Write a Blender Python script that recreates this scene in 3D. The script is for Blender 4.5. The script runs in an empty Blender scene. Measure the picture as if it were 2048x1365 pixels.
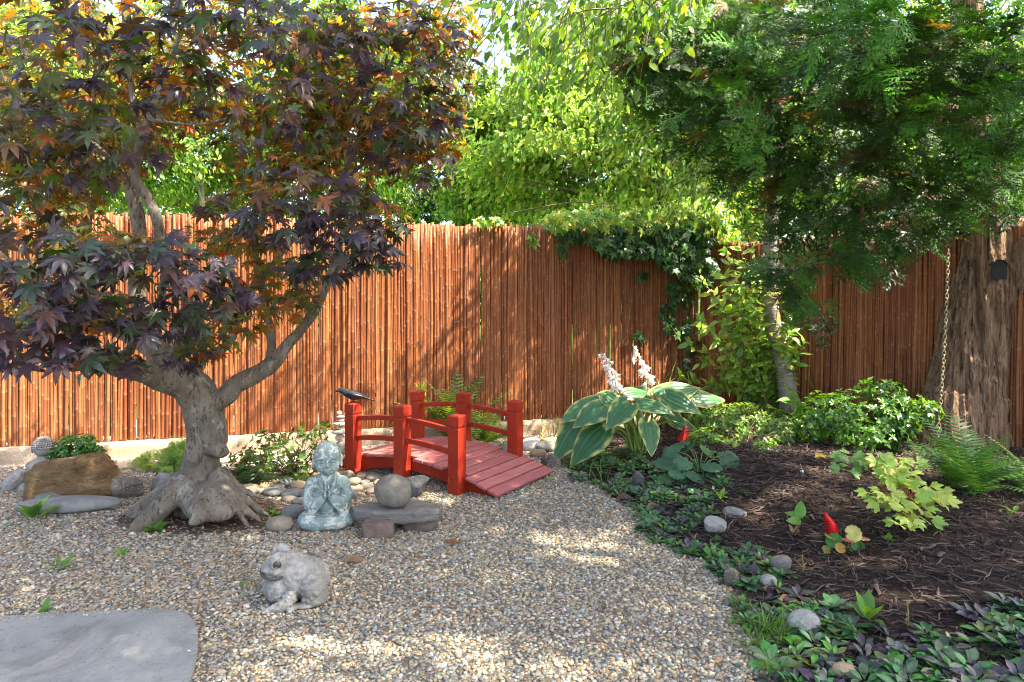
import bpy, math, random
import numpy as np
from mathutils import Vector, Matrix
random.seed(11)
rng = np.random.default_rng(11)
scene = bpy.context.scene
COL = scene.collection
F, CX, HY, H = 1365.3, 1024.0, 590.0, 1.45      # lens in photo pixels, centre, horizon row, eye height
PI = math.pi

# ------------------------------------------------------------------ noise
def _hash(ix, iy, iz):
    n = (ix * 374761393 + iy * 668265263 + iz * 2147483647 % 1000003 * 1274126177).astype(np.int64) & 0xffffffff
    n = ((n ^ (n >> 13)) * 1274126177) & 0xffffffff
    n = (n ^ (n >> 16)) & 0xffff
    return n / 65535.0
def vnoise(p):
    p = np.asarray(p, float) + 100.0
    i = np.floor(p).astype(np.int64); f = p - i
    f = f * f * (3 - 2 * f)
    r = 0
    for dx in (0, 1):
        for dy in (0, 1):
            for dz in (0, 1):
                w = (f[:, 0] if dx else 1 - f[:, 0]) * (f[:, 1] if dy else 1 - f[:, 1]) * (f[:, 2] if dz else 1 - f[:, 2])
                r = r + w * _hash(i[:, 0] + dx, i[:, 1] + dy, i[:, 2] + dz)
    return r * 2 - 1
def fbm(p, octv=4):
    p = np.asarray(p, float); r = 0; a = 1.0
    for k in range(octv):
        r = r + a * vnoise(p * 2 ** k + 17.3 * k); a *= .5
    return r
def unit(a):
    a = np.asarray(a, float)
    return a / np.maximum(np.linalg.norm(a, axis=-1, keepdims=True), 1e-9)
def frames(d, n):
    y = unit(d); n = np.asarray(n, float)
    z = n - np.sum(n * y, -1, keepdims=True) * y
    bad = np.linalg.norm(z, axis=-1) < 1e-4
    z[bad] = np.cross(y[bad], [0.3, .5, .8])
    z = unit(z); x = np.cross(y, z)
    return np.stack([x, y, z], -1)

# ------------------------------------------------------------------ mesh builder
class MB:
    def __init__(s): s.V = []; s.L = []; s.N = []; s.C = []; s.n = 0
    def add(s, V, faces, col=None):
        V = np.asarray(V, float).reshape(-1, 3); s.V.append(V)
        if isinstance(faces, np.ndarray):
            s.L.append(faces.ravel() + s.n); s.N.append(np.full(len(faces), faces.shape[1]))
        else:
            s.L.append(np.concatenate([np.asarray(f) for f in faces]) + s.n); s.N.append(np.array([len(f) for f in faces]))
        c = np.ones((len(V), 3))
        if col is not None: c[:] = col
        s.C.append(c); s.n += len(V); return s
    def scatter(s, tmpl, pos, R, sc, col=None):
        V, Fs = tmpl[0], tmpl[1]
        pos = np.asarray(pos, float); n = len(pos)
        if n == 0: return s
        sc = np.asarray(sc, float)
        if sc.ndim == 0: sc = np.full(n, float(sc))
        if sc.ndim == 1: sc = sc[:, None]
        W = np.einsum('nij,nkj->nki', R, V[None] * sc[:, None, :]) + pos[:, None]
        m = len(V)
        off = np.arange(n) * m
        groups = {}
        for f in Fs: groups.setdefault(len(f), []).append(f)
        C = None
        if col is not None:
            col = np.asarray(col, float)
            C = np.repeat(col, m, 0) if col.ndim == 2 else np.tile(col, (n * m, 1))
            if len(tmpl) > 2: C = C * np.tile(tmpl[2], (n, 1))
        base = s.n
        first = True
        for k, fl in groups.items():
            A = (np.array(fl)[None] + off[:, None, None]).reshape(-1, k)
            s.L.append(A.ravel() + base); s.N.append(np.full(len(A), k))
        s.V.append(W.reshape(-1, 3)); s.C.append(np.ones((n * m, 3)) if C is None else C)
        s.n += n * m
        return s
    def mesh(s, name, smooth=True, vcol=True):
        me = bpy.data.meshes.new(name)
        V = np.concatenate(s.V); L = np.concatenate(s.L).astype(np.int32); N = np.concatenate(s.N)
        me.vertices.add(len(V)); me.vertices.foreach_set('co', V.astype(np.float32).ravel())
        me.loops.add(len(L)); me.loops.foreach_set('vertex_index', L)
        me.polygons.add(len(N))
        me.polygons.foreach_set('loop_start', np.concatenate([[0], np.cumsum(N)[:-1]]).astype(np.int32))
        me.polygons.foreach_set('use_smooth', np.full(len(N), smooth))
        me.update(calc_edges=True)
        if vcol:
            a = me.color_attributes.new('Col', 'FLOAT_COLOR', 'POINT')
            C = np.concatenate(s.C); C = np.concatenate([C, np.ones((len(C), 1))], 1)
            a.data.foreach_set('color', C.astype(np.float32).ravel())
        return me
    def build(s, name, mat, parent=None, smooth=True, vcol=True, loc=None):
        me = s.mesh(name, smooth, vcol)
        return link(name, me, mat, parent, loc)

def link(name, me, mat, parent=None, loc=None):
    o = bpy.data.objects.new(name, me); COL.objects.link(o)
    if mat is not None: me.materials.append(mat)
    if parent is not None: o.parent = parent
    if loc is not None: o.location = loc
    return o
def tag(o, label=None, cat=None, group=None, kind=None):
    if label: o['label'] = label
    if cat: o['category'] = cat
    if group: o['group'] = group
    if kind: o['kind'] = kind
    return o
def thing(name, label, cat, loc=(0, 0, 0), rz=0, group=None):
    o = bpy.data.objects.new(name, None); COL.objects.link(o); o.empty_display_size = .05
    o.location = loc; o.rotation_euler = (0, 0, rz)
    return tag(o, label, cat, group)
def local(o, pts):
    """world points -> local points of an Empty placed with location and z-rotation"""
    pts = np.asarray(pts, float) - np.array(o.location)
    a = -o.rotation_euler[2]; c, s = math.cos(a), math.sin(a)
    q = pts.copy(); q[..., 0] = c * pts[..., 0] - s * pts[..., 1]; q[..., 1] = s * pts[..., 0] + c * pts[..., 1]
    return q

# ------------------------------------------------------------------ shapes
def spline(P, n=6):
    P = np.asarray(P, float)
    if len(P) < 3: return P
    E = np.vstack([2 * P[0] - P[1], P, 2 * P[-1] - P[-2]])
    out = []
    for i in range(1, len(E) - 2):
        a, b, c, d = E[i - 1], E[i], E[i + 1], E[i + 2]
        for t in np.linspace(0, 1, n, endpoint=False):
            out.append(.5 * (2 * b + (c - a) * t + (2 * a - 5 * b + 4 * c - d) * t * t + (3 * b - a - 3 * c + d) * t ** 3))
    out.append(P[-1]); return np.array(out)
def tube(mb, P, rad=None, sides=8, col=None, cap=True, flat=1.0):
    P = np.asarray(P, float)
    if P.shape[1] == 4: rad = P[:, 3]; P = P[:, :3]
    n = len(P); rad = np.full(n, rad) if np.ndim(rad) == 0 else np.asarray(rad, float)
    rad = np.maximum(rad, 2e-4)
    T = unit(np.gradient(P, axis=0))
    u = np.cross(T[0], [0, 0, 1.0])
    if np.linalg.norm(u) < .1: u = np.cross(T[0], [0, 1.0, 0])
    u = u / np.linalg.norm(u); V = []
    ang = np.arange(sides) / sides * 2 * PI
    for i in range(n):
        u = u - T[i] * (u @ T[i]); u = u / max(np.linalg.norm(u), 1e-9); v = np.cross(T[i], u)
        V.append(P[i] + rad[i] * (np.cos(ang)[:, None] * u + flat * np.sin(ang)[:, None] * v))
    V = np.concatenate(V); k = np.arange(sides); k2 = (k + 1) % sides
    fs = []
    for i in range(n - 1):
        for j in range(sides):
            fs.append((i * sides + k[j], i * sides + k2[j], (i + 1) * sides + k2[j], (i + 1) * sides + k[j]))
    if cap:
        fs.append(tuple(range(sides))[::-1]); fs.append(tuple((n - 1) * sides + j for j in range(sides)))
    mb.add(V, fs, col); return mb
_ico = {}
def ico(sub):
    if sub in _ico: return _ico[sub]
    import bmesh
    bm = bmesh.new(); bmesh.ops.create_icosphere(bm, subdivisions=sub, radius=1)
    V = np.array([v.co[:] for v in bm.verts]); Fs = np.array([[v.index for v in f.verts] for f in bm.faces]); bm.free()
    _ico[sub] = (V, Fs); return V, Fs
def ell(mb, c, r, rot=(0, 0, 0), sub=3, col=None):
    V, Fs = ico(sub)
    R = np.array(Matrix.Rotation(rot[2], 3, 'Z') @ Matrix.Rotation(rot[1], 3, 'Y') @ Matrix.Rotation(rot[0], 3, 'X'))
    mb.add((V * np.asarray(r)) @ R.T + np.asarray(c), Fs, col); return mb
def box(mb, c, s, rz=0, bev=.004, col=None, R=None):
    """box with chamfered edges, centre c, full size s"""
    import bmesh
    bm = bmesh.new(); bmesh.ops.create_cube(bm, size=1)
    for v in bm.verts: v.co = Vector((v.co.x * s[0], v.co.y * s[1], v.co.z * s[2]))
    if bev > 0: bmesh.ops.bevel(bm, geom=bm.edges[:], offset=bev, segments=2, affect='EDGES', profile=.6)
    V = np.array([v.co[:] for v in bm.verts]); Fs = [[v.index for v in f.verts] for f in bm.faces]; bm.free()
    if R is None: R = np.array(Matrix.Rotation(rz, 3, 'Z'))
    mb.add(V @ np.asarray(R).T + np.asarray(c), Fs, col); return mb
def remesh(mb, voxel, smooth=4, fac=.5):
    me = mb.mesh('tmp', vcol=False); o = bpy.data.objects.new('tmp', me); COL.objects.link(o)
    m = o.modifiers.new('r', 'REMESH'); m.mode = 'VOXEL'; m.voxel_size = voxel
    if smooth:
        m2 = o.modifiers.new('s', 'SMOOTH'); m2.factor = fac; m2.iterations = smooth
    dg = bpy.context.evaluated_depsgraph_get(); dg.update()
    e = o.evaluated_get(dg); r = e.to_mesh()
    V = np.empty(len(r.vertices) * 3, np.float32); r.vertices.foreach_get('co', V); V = V.reshape(-1, 3).astype(float)
    Nn = np.empty(len(r.vertices) * 3, np.float32); r.vertices.foreach_get('normal', Nn); Nn = Nn.reshape(-1, 3)
    Fs = [tuple(p.vertices) for p in r.polygons]
    e.to_mesh_clear(); bpy.data.objects.remove(o); bpy.data.meshes.remove(me)
    Fs = np.array(Fs); par = list(range(len(V)))                 # keep the one outer skin, drop crumbs and inner cavities
    def find(a):
        while par[a] != a: par[a] = par[par[a]]; a = par[a]
        return a
    for f in Fs.tolist():
        r0 = find(f[0])
        for q in f[1:]: par[find(q)] = r0
    root = np.array([find(i) for i in range(len(V))]); big = np.bincount(root).argmax(); kv = root == big
    idx = np.cumsum(kv) - 1
    return V[kv], idx[Fs[kv[Fs[:, 0]]]], Nn[kv]

# ------------------------------------------------------------------ leaf templates (base at origin, along +y, face +z)
def leaf_oval(w=.42, fold=.12, curve=-.18, n=4, peak=.45, tip=1.0):
    V = []; Fs = []
    for i in range(n + 1):
        t = i / n
        s = w / 2 * (math.sin(PI * min(t, 1) ** (math.log(.5) / math.log(peak))) ** .8 if 0 < t < 1 else 0)
        s *= (1 - .15 * t * tip)
        z = curve * t * t
        V += [(-s, t, z + fold * s * 2), (0, t, z), (s, t, z + fold * s * 2)]
    for i in range(n):
        a = 3 * i
        Fs += [(a, a + 1, a + 4, a + 3), (a + 1, a + 2, a + 5, a + 4)]
    Fs = [f for f in Fs]
    return np.array(V), Fs
def leaf_maple(droop=.22, seed=0, lobes=7):
    r = random.Random(seed)
    angs = {7: [-128, -80, -38, 0, 38, 80, 128], 5: [-105, -52, 0, 52, 105], 3: [-65, 0, 65]}[lobes]
    lens = {7: [.42, .74, .92, 1.0, .92, .74, .42], 5: [.55, .85, 1, .85, .55], 3: [.72, 1, .72]}[lobes]
    V = [(0, 0, .02)]; Fs = []
    sin_a = [angs[0] - 25] + [(angs[i] + angs[i + 1]) / 2 for i in range(len(angs) - 1)] + [angs[-1] + 25]
    def pt(rad, a, z): a = math.radians(a); return (rad * math.sin(a), rad * math.cos(a) , z)
    for i, a in enumerate(angs):
        L = lens[i] * r.uniform(.92, 1.06); a += r.uniform(-4, 4)
        s0 = .34 * (lens[i] + .2); hw = 11 if lobes == 7 else 15
        b = len(V); hw = 14.5 if lobes == 7 else 17
        dz = lambda q: -droop * q * q
        V += [pt(s0, sin_a[i], dz(s0) - .01), pt(L * .6, a - hw, dz(L * .58) + .03), pt(L * .55, a, dz(L * .55) - .015), pt(L, a + r.uniform(-3, 3), dz(L) * r.uniform(.8, 1.5)),
              pt(L * .6, a + hw, dz(L * .58) + .03), pt(s0, sin_a[i + 1], dz(s0) - .01)]
        Fs += [(0, b + 2, b + 1, b), (b + 1, b + 2, b + 3), (0, b + 5, b + 4, b + 2), (b + 2, b + 4, b + 3)]
    return np.array(V), Fs
def leaf_round(n=14, scallop=.08, cup=.12, notch=.25):
    V = [(0, .12, 0)]; Fs = []
    for i in range(n + 1):
        a = math.radians(-165 + 330 * i / n)
        rad = .5 * (1 + (scallop if i % 2 else -scallop))
        V.append((rad * math.sin(a), .5 + rad * math.cos(a) - .06, cup * ((rad * 2) ** 2) * .5 + (.03 if i % 2 else -.03)))
    for i in range(n): Fs.append((0, i + 2, i + 1))
    return np.array(V), Fs
def leaf_lobed(teeth=3, cup=.1, seed=0):
    """three overlapping wedge leaflets, each with a notched tip"""
    V = []; Fs = []
    for k in range(3):
        a = (k - 1) * .62; ln = 1.0 if k == 1 else .86
        ol = [(0, 0), (-.10, .30), (-.22, .62), (-.20, .80), (-.13, .74), (-.09, .93), (0, 1.0), (.09, .93), (.13, .74), (.20, .80), (.22, .62), (.10, .30)]
        b = len(V); ca, sa = math.cos(a), math.sin(a)
        for x, y in [(0, .55)] + ol:
            z = cup * abs(x) * 1.6 - .16 * y * y - (.03 if (x, y) == (0, .55) else 0) + .012 * k; x *= .95; y *= ln
            V.append((x * ca + y * sa, -x * sa + y * ca, z))
        n = len(ol); Fs += [(b, b + 1 + (i + 1) % n, b + 1 + i) for i in range(n)]
    return np.array(V), Fs
def spray(seed=0, pairs=8, sub=4, w=.015):
    """flat scale-leaf spray of a juniper or cedar: a stem with forking branchlets"""
    r = random.Random(seed); V = []; Fs = []; C = []
    def bar(p, q, wd, c):
        p = np.array(p); q = np.array(q); d = q - p; s = np.array([-d[1], d[0], 0]); s = s / (np.linalg.norm(s) + 1e-9) * wd
        b = len(V); up = np.array([0, 0, wd * .8])
        V.extend([p - s, p + s, (p + q) / 2 + up + s * 1.1, q, (p + q) / 2 + up - s * 1.1]); C.extend([c] * 5)
        Fs.append((b, b + 1, b + 2, b + 3, b + 4))
    stem = [(0, 0, 0)]
    for i in range(pairs):
        p = stem[-1]; stem.append((p[0] + r.uniform(-.02, .02), p[1] + 1 / pairs, p[2] - .012 * i + r.uniform(-.01, .01)))
    for i in range(pairs):
        bar(stem[i], stem[i + 1], w, (1.0, .8, .6) if i < pairs * .5 else (1, 1, 1))
        L = (.46 * (1 - (i / pairs) ** 1.6) + .12) * r.uniform(.75, 1.15)
        for s in (-1, 1):
            if r.random() < .1: continue
            a = math.radians(r.uniform(32, 55)) * s; o = np.array(stem[i]); dz = r.uniform(-.35, .25)
            d = np.array([math.sin(a), math.cos(a), dz * .6]); q = o + d * L
            bar(o, q, w * .95, (1, 1, 1))
            for k in range(sub):
                t = (k + .6) / (sub + .3); bp = o + d * L * t; l2 = L * .42 * (1.05 - t * .7)
                for s2 in (-1, 1):
                    a2 = a + s2 * math.radians(r.uniform(28, 50))
                    e = bp + np.array([math.sin(a2), math.cos(a2), r.uniform(-.5, .4)]) * l2
                    bar(bp, e, w * .9, (1.05, 1.1, 1.0))
    return np.array(V), Fs, np.array(C)
def frond(n=16, w=.34, sub=0, arch=.35, seed=0):
    """fern frond: rachis with paired pinnae, each notched when sub > 0"""
    r = random.Random(seed); V = []; Fs = []
    def P(t): return np.array([0, t * (1 - .12 * arch * t), arch * (t - 1.25 * t * t) * 1.0])
    for i in range(n):
        a, b = P(i / n), P((i + 1) / n); k = len(V); hw = .006 * (1.3 - i / n)
        V += [a + [-hw, 0, 0], a + [hw, 0, 0], b + [hw, 0, 0], b + [-hw, 0, 0]]; Fs.append((k, k + 1, k + 2, k + 3))
    for i in range(1, n):
        t = .06 + .94 * i / n; o = P(t); tan = unit(P(min(t + .02, 1.02)) - P(t - .02))
        L = w * (math.sin(PI * (t ** .75)) ** .75 * .55 + .05 + .12 * (1 - t)) * r.uniform(.9, 1.08)
        for s in (-1, 1):
            d = unit(np.array([s * .93, 0, 0]) + tan * .42 + np.array([0, 0, -.12 + r.uniform(-.06, .06)])); wd = .42 / n * 1.05
            if not sub:
                k = len(V); m = o + d * L * .45
                V += [o - tan * wd * .5, m - tan * wd * .5, o + d * L, m + tan * wd * .5, o + tan * wd * .5]; Fs.append((k, k + 1, k + 2, k + 3, k + 4) if s > 0 else (k + 4, k + 3, k + 2, k + 1, k))
            else:
                for j in range(sub):
                    u = (j + .3) / sub; q = o + d * L * u; l2 = wd * 1.25 * (1.08 - u) + .004; hw = L / sub * .42
                    for s2 in (-1, 1):
                        e = q + unit(tan * s2 + d * .45) * l2; k = len(V)
                        V += [q - d * hw, e - d * hw * .4 , e + d * hw * .5, q + d * hw]; Fs.append((k, k + 1, k + 2, k + 3))
    return np.array(V), Fs
def blade(w=.03, n=5, curve=.5):
    V = []; Fs = []
    for i in range(n + 1):
        t = i / n; s = w / 2 * (1 - t ** 1.5)
        V += [(-s, t * (1 - curve * .35 * t), -curve * t * t * .6), (s, t * (1 - curve * .35 * t), -curve * t * t * .6)]
    for i in range(n): Fs.append((2 * i, 2 * i + 1, 2 * i + 3, 2 * i + 2))
    return np.array(V), Fs

# ------------------------------------------------------------------ materials
class NT:
    def __init__(s, name):
        s.m = bpy.data.materials.new(name); s.m.use_nodes = True; s.t = s.m.node_tree; s.t.nodes.clear()
        s.out = s.t.nodes.new('ShaderNodeOutputMaterial')
        tc = s.t.nodes.new('ShaderNodeTexCoord'); s.obj = tc.outputs['Object']
    def n(s, kind, **kw):
        nd = s.t.nodes.new('ShaderNode' + kind)
        for k, v in kw.items():
            if k.startswith('p_'): setattr(nd, k[2:], v); continue
            key = int(k[1:]) if k[0] == 'i' and k[1:].isdigit() else k.replace('_', ' ')
            sk = nd.inputs[key]
            if isinstance(v, bpy.types.NodeSocket): s.t.links.new(v, sk)
            else: sk.default_value = v
        return nd
    def map(s, scale, rot=(0, 0, 0)):
        return s.n('Mapping', Vector=s.obj, Scale=scale, Rotation=rot).outputs[0]
    def noise(s, scale, detail=4, rough=.55, vec=None, dist=0):
        return s.n('TexNoise', Vector=vec or s.obj, Scale=scale, Detail=detail, Roughness=rough, Distortion=dist).outputs['Fac']
    def ramp(s, fac, stops, interp='LINEAR'):
        nd = s.t.nodes.new('ShaderNodeValToRGB'); s.t.links.new(fac, nd.inputs[0]); cr = nd.color_ramp; cr.interpolation = interp
        while len(cr.elements) < len(stops): cr.elements.new(.5)
        for e, (p, c) in zip(cr.elements, stops): e.position = p; e.color = (*c, 1) if len(c) == 3 else c
        return nd.outputs[0]
    def mix(s, fac, a, b, mode='MIX'):
        nd = s.t.nodes.new('ShaderNodeMix'); nd.data_type = 'RGBA'; nd.blend_type = mode
        for key, v in ((0, fac), (6, a), (7, b)):
            if isinstance(v, bpy.types.NodeSocket): s.t.links.new(v, nd.inputs[key])
            else: nd.inputs[key].default_value = (*v, 1) if isinstance(v, tuple) and len(v) == 3 else v
        return nd.outputs[2]
    def attr(s): return s.n('Attribute', p_attribute_name='Col').outputs['Color']
    def bump(s, h, strength=.4, dist=.02, nrm=None):
        kw = dict(Height=h, Strength=strength, Distance=dist)
        if nrm is not None: kw['Normal'] = nrm
        return s.n('Bump', **kw).outputs[0]
    def bsdf(s, col, rough=.7, spec=.35, nrm=None, **kw):
        b = s.n('BsdfPrincipled', Roughness=rough)
        b.inputs['Specular IOR Level'].default_value = spec
        if isinstance(col, bpy.types.NodeSocket): s.t.links.new(col, b.inputs['Base Color'])
        else: b.inputs['Base Color'].default_value = (*col, 1)
        if nrm is not None: s.t.links.new(nrm, b.inputs['Normal'])
        return b.outputs[0]
    def done(s, sh): s.t.links.new(sh, s.out.inputs[0]); return s.m
def leafmat(name, tint=(2.0, 1.9, .7), transl=.4, rough=.45, spec=.4, var=.35, scale=9, under=None):
    t = NT(name); c = t.attr()
    nz = t.noise(scale, 2)
    c = t.mix(1.0, c, t.ramp(nz, [(.3, (1 - var,) * 3), (.7, (1 + var,) * 3)]), 'MULTIPLY')
    if under is not None:
        bf = t.n('NewGeometry').outputs['Backfacing']
        cr = t.mix(bf, c, t.mix(1.0, c, under, 'MULTIPLY'))
    else: cr = c
    tr = t.mix(1.0, c, tint, 'MULTIPLY')
    b = t.bsdf(cr, rough, spec)
    tl = t.n('BsdfTranslucent', Color=tr).outputs[0]
    return t.done(t.n('MixShader', i0=transl, i1=b, i2=tl).outputs[0])
def plainmat(name, c1, c2=None, scale=8, rough=.7, spec=.3, bump=.3, bscale=40, dist=.01, vcol=False, stretch=(1, 1, 1)):
    t = NT(name); v = t.map(stretch)
    col = c1
    if c2 is not None: col = t.ramp(t.noise(scale, 5, vec=v), [(.3, c1), (.7, c2)])
    if vcol: col = t.mix(1.0, col if not isinstance(col, tuple) else (*col, 1), t.attr(), 'MULTIPLY')
    nr = t.bump(t.noise(bscale, 4, vec=v), bump, dist) if bump else None
    return t.done(t.bsdf(col, rough, spec, nr))

# ------------------------------------------------------------------ photo pixel -> place
def P(px, py, Y): return np.array([(px - CX) / F * Y, Y, H - (py - HY) / F * Y])
EDGE = np.array([(.98, -1.5), (1.0, 1.8), (.99, 2.5), (1.10, 2.9), (1.07, 3.2), (1.14, 3.65), (.86, 4.0), (.84, 4.6), (.80, 5.0), (.42, 5.45), (.55, 6.0), (.85, 6.6), (.95, 7.5), (1.0, 9)])
def edge_d(x, y):
    """signed distance to the edge of the planting bed, positive inside the bed"""
    x = np.asarray(x, float); y = np.asarray(y, float)
    d = np.full(x.shape, 1e9)
    for a, b in zip(EDGE[:-1], EDGE[1:]):
        ab = b - a; t = np.clip(((x - a[0]) * ab[0] + (y - a[1]) * ab[1]) / (ab @ ab), 0, 1)
        d = np.minimum(d, np.hypot(x - a[0] - t * ab[0], y - a[1] - t * ab[1]))
    ex = np.interp(y, EDGE[:, 1], EDGE[:, 0])
    return np.where(x > ex, d, -d)
def hgt(x, y):
    x = np.asarray(x, float); y = np.asarray(y, float)
    d = np.clip(edge_d(x, y) / 1.3, 0, 1); h = .17 * d * d * (3 - 2 * d)
    p = np.stack([x * 1.3, y * 1.3, np.zeros_like(x)], -1).reshape(-1, 3)
    h = h + .012 * vnoise(p).reshape(x.shape)
    m = np.exp(-(((x + 2.05) / .45) ** 2 + ((y - 4.55) / .4) ** 2)); h = h + .035 * m
    fl = (y - (7.118 + .286 * x))                       # beyond the fence the lawn lies flat
    return np.where((fl > .3), 0, h)
def G(px, py):
    """the point of the ground seen at a photo pixel"""
    Y = F * H / max(py - HY, 1)
    for _ in range(25):
        X = (px - CX) / F * Y; z = float(hgt(np.array([X]), np.array([Y]))[0])
        Y = .5 * Y + .5 * F * (H - z) / max(py - HY, 1)
    X = (px - CX) / F * Y
    return np.array([X, Y, float(hgt(np.array([X]), np.array([Y]))[0])])
def gz(x, y): return float(hgt(np.array([x]), np.array([y]))[0])
def rand(a, b, n=None): return rng.uniform(a, b, n)
def colvar(base, n, v=.2, hue=.08):
    k = rng.uniform(1 - v, 1 + v, (n, 1)); c = np.asarray(base)[None] * k * rng.uniform(1 - hue, 1 + hue, (n, 3))
    return np.clip(c, 0, 1)
def pick(cols, n, p=None, v=.15, hue=.06):
    idx = rng.choice(len(cols), n, p=p); return np.clip(np.asarray(cols)[idx] * rng.uniform(1 - v, 1 + v, (n, 1)) * rng.uniform(1 - hue, 1 + hue, (n, 3)), 0, 1)
def rdir(n):
    return unit(rng.normal(size=(n, 3)))
# ================================================================== camera, light, sky
cam = bpy.data.cameras.new('camera'); co = bpy.data.objects.new('camera', cam); COL.objects.link(co)
cam.lens = 24; cam.sensor_width = 36; cam.shift_y = -(682.5 - HY) / 2048; cam.clip_end = 800; cam.clip_start = .05
co.location = (0, 0, H); co.rotation_euler = (PI / 2, 0, 0); scene.camera = co
SUN_EL, SUN_AZ = math.radians(55), math.radians(-20)      # azimuth from +X towards +Y
w = bpy.data.worlds.new('World'); scene.world = w; w.use_nodes = True
nt = w.node_tree; bg = nt.nodes['Background']
sky = nt.nodes.new('ShaderNodeTexSky'); sky.sky_type = 'NISHITA'; sky.sun_disc = False
sky.sun_elevation = SUN_EL; sky.sun_rotation = PI / 2 - SUN_AZ; sky.air_density = .9; sky.dust_density = 3.5; sky.ozone_density = .6
nt.links.new(sky.outputs[0], bg.inputs[0]); bg.inputs[1].default_value = .15
sl = bpy.data.lights.new('sun', 'SUN'); so = bpy.data.objects.new('sun', sl); COL.objects.link(so)
sl.energy = 4.2; sl.angle = math.radians(.55); sl.color = (1, .90, .72)
sd = Vector((math.cos(SUN_EL) * math.cos(SUN_AZ), math.cos(SUN_EL) * math.sin(SUN_AZ), math.sin(SUN_EL)))
so.rotation_euler = sd.to_track_quat('Z', 'Y').to_euler(); so.location = (8, 0, 10)
vs = scene.view_settings; vs.view_transform = 'Standard'; vs.look = 'None'; vs.exposure = 2.55; vs.gamma = 1
cy = scene.cycles
cy.max_bounces = 7; cy.diffuse_bounces = 4; cy.glossy_bounces = 2; cy.transmission_bounces = 4; cy.transparent_max_bounces = 4
cy.sample_clamp_indirect = 6; cy.caustics_reflective = False; cy.caustics_refractive = False
cy.filter_width = 1.05
cy.use_denoising = True
try:
    cy.denoiser = 'OPENIMAGEDENOISE'; cy.denoising_input_passes = 'RGB_ALBEDO_NORMAL'
except Exception: pass

def fy(x): return 7.118 + .286 * x                       # the line of the long fence
# ================================================================== ground: one sheet to the horizon
def axis(lo, hi, step, far):
    a = list(np.arange(lo, hi + 1e-6, step)); d = step; p = hi
    while p < far: d *= 1.35; p += d; a.append(p)
    d = step; p = lo
    while p > -far: d *= 1.35; p -= d; a.insert(0, p)
    return np.array(a)
gx = axis(-5.5, 5.5, .06, 300); gy = axis(1.2, 9, .06, 300)
XX, YY = np.meshgrid(gx, gy); ZZ = hgt(XX, YY)
nx, ny = len(gx), len(gy)
V = np.stack([XX, YY, ZZ], -1).reshape(-1, 3)
ii = np.arange(nx * ny).reshape(ny, nx)
Fq = np.stack([ii[:-1, :-1], ii[:-1, 1:], ii[1:, 1:], ii[1:, :-1]], -1).reshape(-1, 4)
x, y = V[:, 0], V[:, 1]; fl = y - fy(x); ed = edge_d(x, y)
n1 = fbm(np.stack([x * 2, y * 2, 0 * x], -1), 3)
C = np.tile([.165, .14, .10], (len(V), 1)) * (1 + .12 * n1[:, None])
sand = np.clip((y - 5.45 + .3 * n1) / .35, 0, 1)[:, None] * np.clip((-.1 - x) / .4 + 1, 0, 1)[:, None]
C = C * (1 - sand) + np.array([.52, .43, .33]) * sand
mb_ = np.exp(-(((x + 1.98) / .62) ** 2 + ((y - 4.45) / .36) ** 2) ** 2)[:, None]
C = C * (1 - mb_) + np.array([.06, .04, .028]) * mb_
bed = np.clip(ed / .06 + .5, 0, 1)[:, None]
C = C * (1 - bed) + np.array([.035, .024, .018]) * bed
beh = (fl > .15) | ((x > 2.2) & (y > 7.75 - .98 * (x - 2.2) + .1))
pale = beh & (fl < 2.0)
C[beh] = np.array([.10, .17, .035]) * (1 + .3 * n1[beh, None])
C[pale] = np.array([.6, .57, .5]) * (1 + .1 * n1[pale, None])
g = MB(); g.add(V, Fq); g.C = [np.clip(C, 0, 1)]
ground = g.build('ground', plainmat('ground', (.8, .8, .8), (1.15, 1.15, 1.15), 30, .95, .1, .6, 90, .02, vcol=True)); tag(ground, kind='structure')

# ================================================================== concrete slab in the left corner
Sl = np.array([G(0, 1243), G(150, 1237), G(290, 1230), G(340, 1232), G(375, 1241), G(392, 1260), G(397, 1290), G(394, 1320), G(383, 1365)])[:, :2]
out = np.vstack([Sl, [(-1.12, 2.2), (-1.05, 1.5), (-4, 1.5), (-4, 3.0), (-3.2, 3.03)]])
out = spline(np.vstack([out, out[:1]]), 4)[:-1]
bot = MB(); k = len(out); top = np.c_[out, np.full(k, .018)]; inn = np.c_[out.mean(0) + (out - out.mean(0)) * .992, np.full(k, .024)]; low = np.c_[out, np.full(k, -.06)]
fs = [tuple(range(2 * k, 3 * k))]
for i in range(k):
    j = (i + 1) % k; fs += [(i, j, k + j, k + i), (k + i, k + j, 2 * k + j, 2 * k + i)]
bot.add(np.vstack([low, top, inn]), fs)
t = NT('slab_concrete'); v = t.obj
c = t.ramp(t.noise(3.5, 8, .65), [(.3, (.15, .155, .15)), (.5, (.205, .21, .20)), (.75, (.26, .255, .235))])
c = t.mix(t.ramp(t.noise(60, 3), [(.60, (0, 0, 0)), (.70, (.6, .6, .6))]), c, (.09, .09, .085))
c = t.mix(t.ramp(t.noise(1.7, 5, .7, dist=1), [(.5, (0, 0, 0)), (.62, (.55, .55, .55))]), c, (.11, .105, .09))
slab = bot.build('patio_slab', t.done(t.bsdf(c, .85, .25, t.bump(t.noise(160, 5, .7), .5, .006))), smooth=False); tag(slab, kind='structure')
def in_slab(x, y):
    x = np.asarray(x); y = np.asarray(y); r = np.zeros(x.shape, bool)
    for (x1, y1), (x2, y2) in zip(out, np.roll(out, -1, 0)):
        c = (y1 > y) != (y2 > y); r ^= c & (x < (x2 - x1) * (y - y1) / (y2 - y1 + 1e-12) + x1)
    return r

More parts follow.
